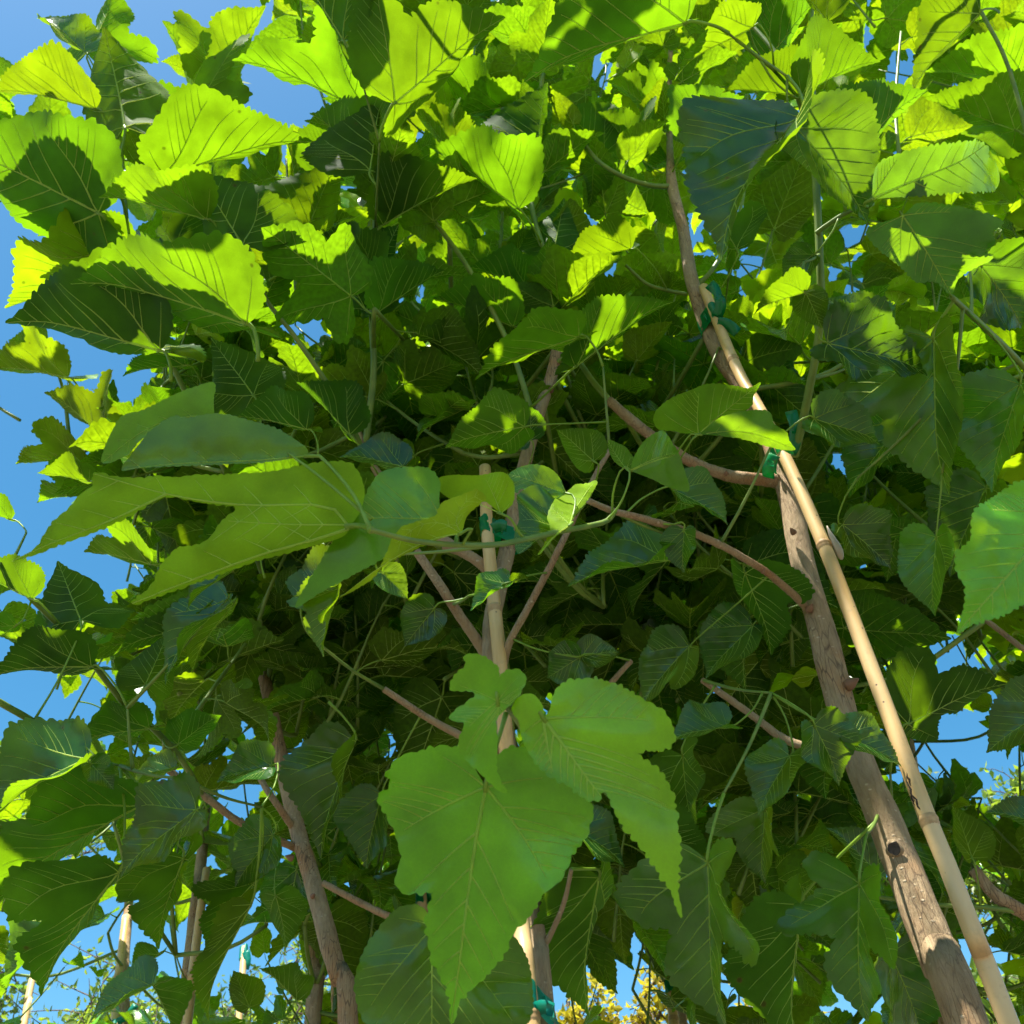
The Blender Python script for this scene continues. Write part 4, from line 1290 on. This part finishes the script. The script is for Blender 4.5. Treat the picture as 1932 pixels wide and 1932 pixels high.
def sprigs(n, box, depth, target, leafl=(.09, .18), nl=(6, 9), young=(0, .25), droop=(-.1, .8), tilt=.28, zcap=1.75, mind=0.0):
    """short leafy shoots spread over a part of the view at real distances until it is covered `target` leaves deep"""
    x0, x1, y0, y1 = box
    for _ in range(n):
        px, py = rng.uniform(x0, x1), rng.uniform(y0, y1)
        cap = zcap / (.669 + .743 * (966 - py) / FPX)          # nothing grows above the canopy's top
        d = rng.uniform(depth[0], max(depth[0] + .12, min(depth[1], cap)))
        if cover(px, py, 60, False) > target or in_sky(px, py, 10):
            continue
        c = P(px, py, d)
        t = owner(c)
        a = rng.uniform(0, 6.28)
        out = np.array([math.cos(a), math.sin(a), 0])
        dv = unit(out * rng.uniform(.2, .9) + np.array([0, 0, rng.uniform(.5, 1.1)]))
        k = int(rng.integers(*nl))
        ln_ = k * .046
        pts = [c - dv * ln_ * .55]
        for j in range(4):
            dv = unit(dv + np.array([0, 0, .10]) + rng.normal(0, .08, 3))
            pts.append(pts[-1] + dv * ln_ / 4)
        qq = spline(np.array(pts), k + 2)
        phi = rng.uniform(0, 6.28)
        got, kept = 0, []
        for j in range(1, k + 2):
            u = j / (k + 1)
            phi += 2.4 + rng.normal(0, .2)
            hd = unit(np.array([math.cos(phi), math.sin(phi), 0]))
            sz = rng.uniform(*leafl) * (1.0 - .6 * max(0, u - .75) / .25)
            dr = rng.uniform(*droop) if u < .85 else rng.uniform(-.9, .0)
            X = unit(hd * math.cos(dr) + np.array([0, 0, -math.sin(dr)]))
            Nn = unit(np.array([0, 0, 1.0]) + rng.normal(0, tilt, 3))
            Nn = unit(Nn - X * (Nn @ X))
            R = np.stack([X, np.cross(Nn, X), Nn], axis=1)
            O = qq[j] - R @ (PET_END * sz)
            cx, cy, dep = proj(O + X * sz * .42)
            rad = .36 * sz * FPX / max(dep, .1)
            infr = -70 < cx < 2000 and -70 < cy < 2000
            if (dep < 1.72 and ((cx - 1350) / 110) ** 2 + ((cy - 620) / 150) ** 2 < 1) or dep < max(mind, depth[0] - .25) or in_sky(cx, cy, rad * .95) or cover(cx, cy, rad, False) > target * 1.25:
                continue
            cover(cx, cy, rad, True)
            yg = rng.uniform(.2, .6) if u > .8 else rng.uniform(*young)
            t.leaves.append((O, R, sz, int(rng.integers(len(VARS))), colour(yg), sz / max(dep, .2) if infr else 0, cx, cy, dep))
            got += 1
            kept.append(j)
        if got < 3:
            for _k in range(got):
                t.leaves.pop()
        if got >= 3:
            run = qq[max(0, kept[0] - 1):kept[-1] + 1]
            v, f = tube(spline(run, 9), np.linspace(.0034, .0016, 9), 6, t.base)
            link('shoot', mesh_from('shoot', v, f, [M['shoot']]), t.root)
            pts[0] = run[0]
            near = t.nearest(pts[0])
            if near[0] < .28:
                p0, p1 = pts[0], near[1]
                w_ = spline(np.array([p0, p0 * .6 + p1 * .4 + np.array([0, 0, -.1 * near[0]]), p1]), 8)
                v, f = tube(w_, np.linspace(.0034, .0042, 8), 6, t.base)
                link('twig', mesh_from('twig', v, f, [M['shoot']]), t.root)


def dress(t, rows, step=.052, leafl=(.10, .15), skip=.12):
    """folded, rising leaves set alternately along an upright shoot"""
    q = D3(rows)
    ln_ = np.linalg.norm(np.diff(q, axis=0), axis=1).sum()
    k = int(ln_ / step)
    q = spline(q, k + 1)
    phi = rng.uniform(0, 6.28)
    for j in range(1, k + 1):
        if rng.random() < skip:
            continue
        u = j / k
        phi += 2.4 + rng.normal(0, .25)
        tg = unit(q[j] - q[j - 1])
        hd = unit(np.array([math.cos(phi), math.sin(phi), 0]))
        rise = rng.uniform(.0, .95)
        X = unit(hd * math.cos(rise) + np.array([0, 0, math.sin(rise)]))
        sz = rng.uniform(*leafl) * (1 - .45 * max(0, u - .8) / .2)
        Nn = unit(np.array([0, 0, 1.0]) - hd * .2 + rng.normal(0, .25, 3))
        Nn = unit(Nn - X * (Nn @ X))
        R = np.stack([X, np.cross(Nn, X), Nn], axis=1)
        O = q[j] - R @ (PET_END * sz)
        cx, cy, dep = proj(O + X * sz * .42)
        rad = .36 * sz * FPX / max(dep, .1)
        infr = -70 < cx < 2000 and -70 < cy < 2000
        if in_sky(cx, cy, rad * .6):
            continue
        t.leaves.append((O, R, sz, int(rng.choice(VFOLD)), colour(rng.uniform(0, .35)), 2 * sz / max(dep, .2) if infr else 0, cx, cy, dep))


VFOLD = [i for i, f_ in enumerate(VFOLDS) if f_ > .5]
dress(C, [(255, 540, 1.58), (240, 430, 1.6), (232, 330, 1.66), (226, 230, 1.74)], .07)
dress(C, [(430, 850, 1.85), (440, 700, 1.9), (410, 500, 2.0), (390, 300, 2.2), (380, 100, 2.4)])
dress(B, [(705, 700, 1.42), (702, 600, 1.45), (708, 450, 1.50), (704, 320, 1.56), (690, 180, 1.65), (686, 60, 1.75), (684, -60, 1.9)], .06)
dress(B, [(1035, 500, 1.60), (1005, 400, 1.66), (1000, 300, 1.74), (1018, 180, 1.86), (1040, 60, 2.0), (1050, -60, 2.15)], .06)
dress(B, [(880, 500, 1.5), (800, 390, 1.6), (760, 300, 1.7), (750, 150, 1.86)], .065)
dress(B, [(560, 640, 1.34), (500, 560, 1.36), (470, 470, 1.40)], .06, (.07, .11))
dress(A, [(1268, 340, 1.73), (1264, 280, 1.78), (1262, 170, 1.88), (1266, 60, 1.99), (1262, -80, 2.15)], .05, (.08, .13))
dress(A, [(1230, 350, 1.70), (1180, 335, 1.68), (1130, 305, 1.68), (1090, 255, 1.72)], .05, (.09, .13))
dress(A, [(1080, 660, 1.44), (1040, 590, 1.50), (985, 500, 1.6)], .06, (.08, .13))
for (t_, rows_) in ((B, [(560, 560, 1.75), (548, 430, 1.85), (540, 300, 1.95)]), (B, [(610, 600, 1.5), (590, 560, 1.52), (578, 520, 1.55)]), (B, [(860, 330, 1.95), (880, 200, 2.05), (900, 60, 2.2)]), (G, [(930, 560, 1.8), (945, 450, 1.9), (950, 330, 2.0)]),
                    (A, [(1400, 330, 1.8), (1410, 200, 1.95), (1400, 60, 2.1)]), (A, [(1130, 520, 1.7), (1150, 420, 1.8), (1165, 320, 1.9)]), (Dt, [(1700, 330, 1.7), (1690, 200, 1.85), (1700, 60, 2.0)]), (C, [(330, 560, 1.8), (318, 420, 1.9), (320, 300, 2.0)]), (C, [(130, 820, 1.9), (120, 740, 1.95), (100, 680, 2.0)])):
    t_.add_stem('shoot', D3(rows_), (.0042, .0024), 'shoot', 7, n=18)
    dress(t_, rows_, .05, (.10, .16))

ALL = (-60, 1990)
# the thin lit top of the canopy
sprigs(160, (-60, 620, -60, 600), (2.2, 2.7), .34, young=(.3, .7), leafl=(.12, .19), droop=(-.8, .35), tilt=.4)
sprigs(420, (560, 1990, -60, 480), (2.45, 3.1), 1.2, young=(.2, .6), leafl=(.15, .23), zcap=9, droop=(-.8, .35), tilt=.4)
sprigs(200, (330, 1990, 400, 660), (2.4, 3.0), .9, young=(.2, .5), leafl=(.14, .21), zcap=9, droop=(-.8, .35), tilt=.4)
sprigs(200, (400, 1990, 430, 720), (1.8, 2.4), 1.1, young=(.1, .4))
# the dim inside, several leaves deep
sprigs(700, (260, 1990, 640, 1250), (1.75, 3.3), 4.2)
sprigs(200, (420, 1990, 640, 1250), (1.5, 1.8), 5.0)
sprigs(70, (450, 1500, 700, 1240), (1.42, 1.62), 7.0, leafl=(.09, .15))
sprigs(420, (640, 1990, 1200, 1760), (1.55, 3.0), 3.6, droop=(.2, 1.1))
sprigs(200, (640, 1990, 1700, 2000), (1.5, 2.6), 1.6, droop=(.3, 1.2))
sprigs(120, (-60, 700, 1000, 1600), (1.7, 3.0), 1.5, young=(0, .5))
sprigs(160, (-60, 680, 1500, 2000), (1.7, 2.8), 1.0, droop=(.2, 1.1), young=(.1, .5))
sprigs(60, (-60, 300, 540, 1050), (1.9, 2.6), .8, young=(.2, .6))
# unseen boughs, added outside the view to shade the near leaves
sprigs(60, (1980, 2300, 300, 1500), (1.2, 2.4), 1.5)
sprigs(90, (150, 760, -1000, -470), (1.05, 1.35), 1.0, zcap=9)
sprigs(90, (1150, 1850, -300, -90), (1.55, 1.95), .8, zcap=9)
sprigs(40, (760, 1150, -260, -110), (1.5, 1.7), .5, zcap=9)

for key, t in TR.items():
    t.leaves.sort(key=lambda r: -r[5])
    room = max(0, 300 - t.n_hand)
    vis = [r for r in t.leaves if r[5] > 0]
    # the leaf that shows largest per patch of the view comes first
    parts, rest = vis[:room], vis[room:] + [r for r in t.leaves if r[5] <= 0]
    for O, R, sz, vi, col, *_ in parts:
        o = link('leaf', VARS[vi], t.root)
        mt = Matrix.Identity(4)
        for a in range(3):
            for b in range(3):
                mt[a][b] = R[a, b] * sz
            mt[a][3] = O[a] - t.base[a]
        o.matrix_basis = mt
        o.color = col
        p = link('petiole', PETS[vi % 4], o)
    if rest:
        VV, FF, MI, off = [], [], [], 0
        cache = {}
        for O, R, sz, vi, col, *_ in rest:
            if vi not in cache:
                me = LOWS[vi]
                co = np.empty(len(me.vertices) * 3)
                me.vertices.foreach_get('co', co)
                cache[vi] = (co.reshape(-1, 3), [tuple(p.vertices) for p in me.polygons], [p.material_index for p in me.polygons])
            co, fs, mi = cache[vi]
            VV.append((co * sz) @ R.T + O - t.base)
            FF += [tuple(x + off for x in f) for f in fs]
            MI += mi
            off += len(co)
        tag(link('foliage', mesh_from('foliage', np.vstack(VV), FF, [M['leaf'], M['vein']], MI), t.root), kind='stuff')


# ------------------------------------------------------------------ details on the trunk with the knot
def knot(t, x, y, d, r, out_d=.0):
    c = P(x, y, d)
    n = unit(CAM - c)
    a = unit(np.cross(n, [0, 0, 1]))
    b = np.cross(n, a)
    V, F = [], []
    S = 20
    prof = [(1.35, -.25), (1.15, .16), (.95, .30), (.78, .22), (.5, .10), (.2, .14)]
    for k, (rr, h) in enumerate(prof):
        for j in range(S):
            th = 2 * math.pi * j / S
            q = rr * r * (1 + .08 * math.sin(3 * th + k) + .05 * math.sin(5 * th))
            V.append(c + n * h * r + a * math.cos(th) * q + b * math.sin(th) * q * 1.05 - t.base)
    for k in range(len(prof) - 1):
        for j in range(S):
            F.append((k * S + j, k * S + (j + 1) % S, (k + 1) * S + (j + 1) % S, (k + 1) * S + j))
    F.append(tuple((len(prof) - 1) * S + j for j in range(S)))
    mi = [0 if i < 2 * S else 1 for i in range(len(F))]
    o = link('knot', mesh_from('knot', V, F, [M['bark'], M['scar']], mi), t.root)
    o['label'] = 'dark round pruning knot'


knot(A, 1687, 1601, .942, .0062)


def bud(t, x, y, d, r, dirv):
    c = P(x, y, d)
    k = spline(np.array([c - dirv * r, c + dirv * r * .6, c + dirv * r * 1.8]), 7)
    v, f = tube(k, r * np.array([1.0, 1.15, 1.1, .95, .7, .4, .12]), 8, t.base)
    link('bud', mesh_from('bud', v, f, [M['bud']]), t.root)


for (t, x, y, d, r, dv) in ((A, 1496, 1003, 1.20, .0035, (-.5, -.6, .4)), (A, 1605, 1290, 1.07, .006, (.7, -.5, .2)), (A, 1370, 893, 1.27, .0025, (0, -.8, .3)), (A, 1440, 1078, 1.095, .0025, (.2, -.8, .5)),
                            (A, 1528, 1148, 1.14, .004, (.3, -.8, .3)), (A, 1276, 370, 1.70, .004, (.3, -.8, .3)), (B, 1054, 590, 1.55, .0045, (-.5, -.6, .3)), (B, 1040, 735, 1.42, .004, (.5, -.7, .3)),
                            (C, 548, 1618, 1.37, .0045, (-.8, -.4, .2)), (C, 590, 1690, 1.31, .003, (.6, -.7, .2)), (F_, 592, 1760, 1.69, .004, (-.6, -.7, .2))):
    bud(t, x, y, d, r, unit(dv))


# ------------------------------------------------------------------ bamboo canes
def cane(label, rows, r0, r1, nodes=(), sheath=None, split=None, group=None, ground=True):
    p = D3(rows)
    d = p[0] - p[min(2, len(p) - 1)]
    d = d / max(abs(d[2]), 1e-6)
    foot = p[0] + d * (p[0][2])
    path = np.vstack([foot, foot * .5 + p[0] * .5, p])
    root = empty('bamboo_cane', foot)
    tag(root, label, 'cane', group)
    ln_ = np.linalg.norm(np.diff(path, axis=0), axis=1).sum()
    q = spline(path, int(ln_ / .02))
    s = np.linspace(0, 1, len(q))
    rr = r0 * (1 - s) + r1 * s
    nd = []
    for (nx, ny) in nodes:
        x, y, dep = proj(q)
        nd.append(int(((x - nx) ** 2 + (y - ny) ** 2).argmin()))
    v, f = tube(q, rr, 18, foot, .006)
    mi = [0] * len(f)
    mi[-1] = 1
    link('culm', mesh_from('culm', v, f, [M['bamboo'], M['wood']], mi), root)
    for i in nd:
        c, tg = q[i], unit(q[min(i + 1, len(q) - 1)] - q[i - 1])
        off = np.array([-.0055, -.004, -.0025, -.0008, .0006, .0022, .004, .0058])
        k = np.array([c + tg * z for z in off])
        v, f = tube(k, rr[i] * np.array([1.005, 1.035, 1.09, 1.06, 1.10, 1.14, 1.06, 1.006]), 20, foot, .01, cap=False)
        link('node', mesh_from('node', v, f, [M['node']]), root)
    return root, q, rr


caneA, qA, rA = cane('long pale bamboo cane leaning beside the thick trunk', [(1915, 1960, .79), (1850, 1795, .83), (1790, 1640, .88), (1745, 1530, .92), (1640, 1250, 1.04), (1555, 1030, 1.15), (1480, 860, 1.26), (1432, 770, 1.34), (1388, 690, 1.42), (1327, 542, 1.55)],
                     .0092, .0080, nodes=((1768, 1562), (1556, 1030), (1935, 2080), (1380, 676)))
caneB, qB, rB = cane('short bamboo cane standing in the middle above the bright low leaves', [(1005, 1960, .83), (985, 1760, .9), (960, 1480, 1.0), (945, 1270, 1.06), (920, 1010, 1.205), (917, 940, 1.25), (915, 882, 1.29)], .0088, .0078, nodes=((929, 1142), (1000, 1900)))
caneE, qE, rE = cane('yellow bamboo cane beside the dark thin trunk in the low sky gap', [(350, 1960, 1.72), (362, 1850, 1.80), (377, 1730, 1.92), (390, 1640, 2.02)], .0095, .0085, nodes=((365, 1830),))
caneF, qF, rF = cane('bamboo cane half hidden behind the thin bare trunk and the reddish one', [(638, 1960, 1.58), (634, 1850, 1.66), (628, 1760, 1.74), (632, 1660, 1.84)], .0095, .0085, nodes=((634, 1880),))
caneG, qG, rG = cane('bamboo cane glimpsed deep in the shade behind the middle tree', [(800, 1960, 1.5), (797, 1700, 1.68), (795, 1480, 1.9), (792, 1360, 2.06)], .0115, .010, nodes=((796, 1440),))
caneH, qH, rH = cane('short cane with a green band in front of the yellow shrub', [(1275, 1960, 2.2), (1268, 1900, 2.26), (1262, 1845, 2.33)], .013, .012, nodes=((1272, 1930),))
caneI, qI, rI = cane('pale cane on the distant thin tree in the low sky gap', [(214, 1960, 2.28), (220, 1880, 2.38), (232, 1780, 2.53), (238, 1730, 2.61)], .012, .011, nodes=((224, 1840),))
caneJ, qJ, rJ = cane('orange-tan cane far off among the tiny-leaved twigs at the picture corner', [(40, 1960, 2.7), (52, 1890, 2.8), (66, 1825, 2.9)], .011, .010)
caneK, qK, rK = cane('far cane topped by a teal band under the sky', [(448, 1960, 3.0), (456, 1860, 3.15), (461, 1788, 3.28)], .012, .011)

# split and peeling sheath on the long cane
i0 = int(((np.array(proj(qA)[0]) - 1722) ** 2 + (np.array(proj(qA)[1]) - 1500) ** 2).argmin())
for k, (du, dx, h) in enumerate(((0, -.004, .010), (3, -.0055, .014), (5, -.0035, .009), (1, -.0068, .007))):
    c = qA[i0] + (qA[min(i0 + 1, len(qA) - 1)] - qA[i0 - 1]) * (du * .12)
    tg = unit(qA[i0 + 1] - qA[i0 - 1])
    vw = unit(CAM - c)
    sd = unit(np.cross(tg, vw))
    rr_ = rA[i0]
    pts = []
    for s_ in np.linspace(-1, 1, 7):
        off = dx + .0006 * math.sin(s_ * 7 + k)
        nrm = math.sqrt(max(rr_ ** 2 - off ** 2, 0)) + .0002
        pts.append(c + tg * h * s_ + sd * off + vw * nrm - tg * 0)
    v, f = tube(np.array(pts), np.array([.0002, .0006, .0011, .0013, .0010, .0006, .0002]), 6, np.array(caneA.location))
    link('crack', mesh_from('crack', v, f, [M['split']]), caneA)
c = P(1578, 1028, 1.143)
tg = unit(qA[i0 + 1] - qA[i0 - 1])
pts = np.array([P(1588, 1055, 1.145), P(1580, 1032, 1.142), P(1568, 1010, 1.145), P(1560, 992, 1.15)])
v, f = tube(spline(pts, 10), np.array([.002, .0042, .0048, .0046, .004, .0034, .003, .0022, .0014, .0006]), 8, np.array(caneA.location))
link('sheath', mesh_from('sheath', v, f, [M['sheath']]), caneA)


# ------------------------------------------------------------------ tie tapes
def strip(path, width, wdir, origin, thick=.0004):
    p = np.asarray(path)
    n = len(p)
    V, F = [], []
    for i in range(n):
        tg = unit(p[min(i + 1, n - 1)] - p[max(i - 1, 0)])
        wd = unit(wdir[i] - tg * (wdir[i] @ tg)) * width / 2
        nm = unit(np.cross(tg, wd)) * thick
        for s_, h in ((-1, -1), (1, -1), (1, 1), (-1, 1)):
            V.append(p[i] + wd * s_ + nm * h - origin)
    for i in range(n - 1):
        for j in range(4):
            k = (j + 1) % 4
            F.append((i * 4 + j, i * 4 + k, i * 4 + 4 + k, i * 4 + 4 + j))
    F += [(3, 2, 1, 0), tuple((n - 1) * 4 + j for j in range(4))]
    return V, F


def tie(label, c1, r1, c2, r2, axis, width, tails, mat='tape', group='green tape ties'):
    """band wrapped round two stems of centres c1, c2; tails: lists of points"""
    axis = unit(axis)
    c = (c1 + c2) / 2
    root = empty('tie_tape', c)
    tag(root, label, 'tie', group)
    u = c2 - c1
    u = unit(u - axis * (u @ axis))
    v = np.cross(axis, u)
    gap = np.linalg.norm((c2 - c1) - axis * ((c2 - c1) @ axis)) / 2
    n = 36
    V, F = [], []
    rows = 6
    for k in range(rows):
        for j in range(n):
            th = 2 * math.pi * j / n
            cs, sn = math.cos(th), math.sin(th)
            r = (r1 if cs < 0 else r2) + .0012
            x = cs * r + (gap if cs > 0 else -gap) * min(1, abs(cs) * 4)
            pin = 1 - .25 * math.exp(-(x / (gap + .004)) ** 2)
            y = sn * r * pin
            z = (k / (rows - 1) - .5) * width + .0012 * math.sin(3 * th + k) + .003 * cs
            rp = 1 + .03 * math.sin(5 * th + 2 * k)
            V.append(u * x * rp + v * y * rp + axis * z)
    for k in range(rows - 1):
        for j in range(n):
            F.append((k * n + j, k * n + (j + 1) % n, (k + 1) * n + (j + 1) % n, (k + 1) * n + j))
    link('band', mesh_from('band', V, F, [M[mat]]), root)
    for tl in tails:
        p = spline(np.array(tl), 12)
        base = unit(np.cross(p[1] - p[0], CAM - p[0]))
        wd = np.array([unit(base + axis * .3 * math.sin(i * .5) + .25 * np.array([math.sin(i * .7), math.cos(i * .9), 0])) for i in range(12)])
        Vt, Ft = strip(p, width * .5, wd, c, .0003)
        link('tail', mesh_from('tail', Vt, Ft, [M[mat]]), root)
    # knot
    kp = c + v * np.sign(v @ (CAM - c)) * (max(r1, r2) * .95) + u * .004
    Vk, Fk = tube(np.array([kp - axis * width * .3, kp, kp + axis * width * .3]), np.array([.0012, .0026, .0012]), 8, c)
    link('knot', mesh_from('knot', Vk, Fk, [M[mat]]), root)
    return root


def near_pt(q, x, y):
    a, b, _ = proj(q[:, :3])
    i = int(((a - x) ** 2 + (b - y) ** 2).argmin())
    return q[i, :3], i


tA = A.stems[0]
c1, i1 = near_pt(tA, 1330, 600)
c2, i2 = near_pt(qA, 1352, 602)
tie('dark green tape tying the upper trunk to the tip of the long cane', c1, tA[i1, 3], c2, rA[i2], qA[i2] - qA[i2 - 2], .034,
    [[P(1352, 598, 1.475), P(1360, 575, 1.47), P(1350, 548, 1.475), P(1338, 536, 1.48)], [P(1354, 608, 1.475), P(1372, 612, 1.468), P(1392, 628, 1.465)]])
c1, i1 = near_pt(tA, 1466, 876)
c2, i2 = near_pt(qA, 1478, 852)
tie('bright green tape under a leaf where the side branch leaves the thick trunk', c1, tA[i1, 3], c2, rA[i2], qA[i2] - qA[i2 - 2], .030,
    [[P(1490, 856, 1.235), P(1499, 838, 1.225), P(1500, 805, 1.225), P(1492, 775, 1.235)], [P(1462, 858, 1.25), P(1452, 872, 1.24), P(1449, 890, 1.24), P(1452, 902, 1.245)]])
tB = B.stems[0]
c1, i1 = near_pt(tB, 945, 1000)
c2, i2 = near_pt(qB, 920, 1000)
tie('dark green tape at the middle cane, under the pale leaves', c1, tB[i1, 3], c2, rB[i2], qB[i2] - qB[i2 - 2], .028, [[P(930, 998, 1.17), P(945, 990, 1.165), P(956, 994, 1.16)]])
c1, i1 = near_pt(tB, 1026, 1900)
c2, i2 = near_pt(qB, 1000, 1900)
tie('loose teal tape flapping at the bottom beside the low middle trunk', c1, tB[i1, 3], c2, rB[i2], qB[i2] - qB[i2 - 2], .024,
    [[P(1000, 1915, .85), P(1020, 1900, .84), P(1040, 1905, .835), P(1048, 1930, .84)]], 'teal')
for (q, r, x, y, tr_, lab, mt) in ((qH, rH, 1266, 1886, H.stems[0], 'dark green band on the short cane in front of the yellow shrub', 'tape'), (qI, rI, 216, 1930, I_.stems[0], 'teal band low on the pale cane of the distant thin tree', 'teal'),
                                   (qG, rG, 797, 1690, G.stems[0], 'green tape in deep shade beside the tail of the bright leaf', 'tape')):
    c2, i2 = near_pt(q, x, y)
    c1, i1 = near_pt(tr_, x + 10, y)
    tie(lab, c1, tr_[i1, 3], c2, r[i2], q[min(i2 + 2, len(q) - 1)] - q[i2 - 2], .03, [[c2 + np.array([.012, -.02, 0]), c2 + np.array([.035, -.025, .01]), c2 + np.array([.05, -.02, .035])]], mt)
c2, i2 = near_pt(qK, 461, 1795)
tie('small teal band on top of the far cane under the sky', c2 - np.array([.003, 0, 0]), rK[i2], c2, rK[i2], qK[i2] - qK[i2 - 2], .05, [[c2 + np.array([.01, -.015, 0]), c2 + np.array([.02, -.02, -.03]), c2 + np.array([.018, -.02, -.06])]], 'teal')

# ------------------------------------------------------------------ tiny-leaved shrubs behind
M['tiny'] = leaf_mat('tiny_leaf', (.10, .17, .03), (.13, .20, .04), (.40, .55, .04), .45, .4)
M['yellow'] = leaf_mat('yellow_leaf', (.40, .33, .03), (.44, .38, .05), (.72, .62, .03), .45, .5)
M['shrubwood'] = bark_mat('shrub_wood', (.11, .085, .065), (.16, .12, .09), (.14, .10, .07), (.25, .2, .16))


def shrub(label, x, y, d, height, spread_, nb, mat, leaf, n_leaf, lean=0.0, up=.8):
    top = P(x, y, d)
    base = np.array([top[0] - lean, top[1], 0])
    root = empty('shrub', base)
    tag(root, label, 'shrub')
    stem_top = top - np.array([0, 0, height])
    v, f = tube(spline(np.array([base, base * .4 + stem_top * .6 + np.array([.03, 0, 0]), stem_top]), 20), np.linspace(.03, .016, 20), 10, base, .06)
    link('trunk', mesh_from('trunk', v, f, [M['shrubwood']]), root)
    ends = []
    for b in range(nb):
        a = rng.uniform(0, 6.28)
        p = [stem_top + np.array([0, 0, rng.uniform(-.1, .3) * height])]
        dd = unit([math.cos(a), math.sin(a) * .6, rng.uniform(.2, 1.3) * up])
        ll = rng.uniform(.6, 1.1) * spread_
        for k in range(6):
            dd = unit(dd + rng.normal(0, .22, 3) + np.array([0, 0, .05]))
            p.append(p[-1] + dd * ll / 6)
        q = spline(np.array(p), 18)
        v, f = tube(q, np.linspace(.011, .003, 18), 6, base)
        link('branch', mesh_from('branch', v, f, [M['shrubwood']]), root)
        for k in range(5, 18):
            for _ in range(2):
                e = q[k] + rng.normal(0, 1, 3) * .13 * spread_
                ends.append((q[k], e))
    V, F, MI, off = [], [], [], 0
    for a, e in ends:
        v, f = tube(spline(np.array([a, a * .5 + e * .5 + rng.normal(0, .02, 3), e]), 5), np.linspace(.003, .0014, 5), 4)
        V.append(v - base)
        F += [tuple(i + off for i in g) for g in f]
        MI += [1] * len(f)
        off += len(v)
        for _ in range(n_leaf):
            c = a + (e - a) * rng.uniform(.2, 1.1) + rng.normal(0, .012, 3)
            X, Y = unit(rng.normal(0, 1, 3)), unit(rng.normal(0, 1, 3))
            Y = unit(Y - X * (X @ Y))
            Z = np.cross(X, Y)
            l = leaf * rng.uniform(.6, 1.25)
            q = np.array([c, c + X * l * .35 + Y * l * .24 + Z * l * .05, c + X * l, c + X * l * .35 - Y * l * .24 + Z * l * .05])
            V.append(q - base)
            F += [(off, off + 1, off + 2), (off, off + 2, off + 3)]
            MI += [0, 0]
            off += 4
    tag(link('foliage', mesh_from('foliage', np.vstack(V), F, [M[mat], M['shrubwood']], MI, smooth=False), root), kind='stuff')


shrub('tiny-leaved dark-twigged shrub filling the low corner of sky', 60, 1830, 3.6, .55, .75, 15, 'tiny', .036, 14)
shrub('wispy tiny-leaved shrub showing between the hanging leaves and the dark thin trunk', 300, 1900, 4.2, .5, .7, 12, 'tiny', .036, 13)
shrub('faint tiny-leaved shrub behind the lobed leaf, halfway up against pale sky', 30, 1500, 4.6, .5, .7, 11, 'tiny', .04, 13)
shrub('sparse tiny-leaved shrub in the gap between the dark thin trunk and the reddish one', 500, 1900, 4.6, .4, .7, 10, 'tiny', .036, 12)
shrub('pale tiny-leaved shrub in the sky gap beside the long cane', 1850, 1540, 4.2, .45, .6, 13, 'tiny', .042, 13)
shrub('golden yellow shrub glowing in the low gap beside the banded cane', 1200, 1950, 3.4, .22, .42, 14, 'yellow', .038, 9)
shrub('second golden shrub behind the thick trunk foot', 1450, 1990, 3.6, .25, .45, 12, 'yellow', .038, 8)
shrub('small yellow-green shrub beyond the long cane foot', 1880, 1900, 3.2, .3, .5, 12, 'tiny', .06, 12)
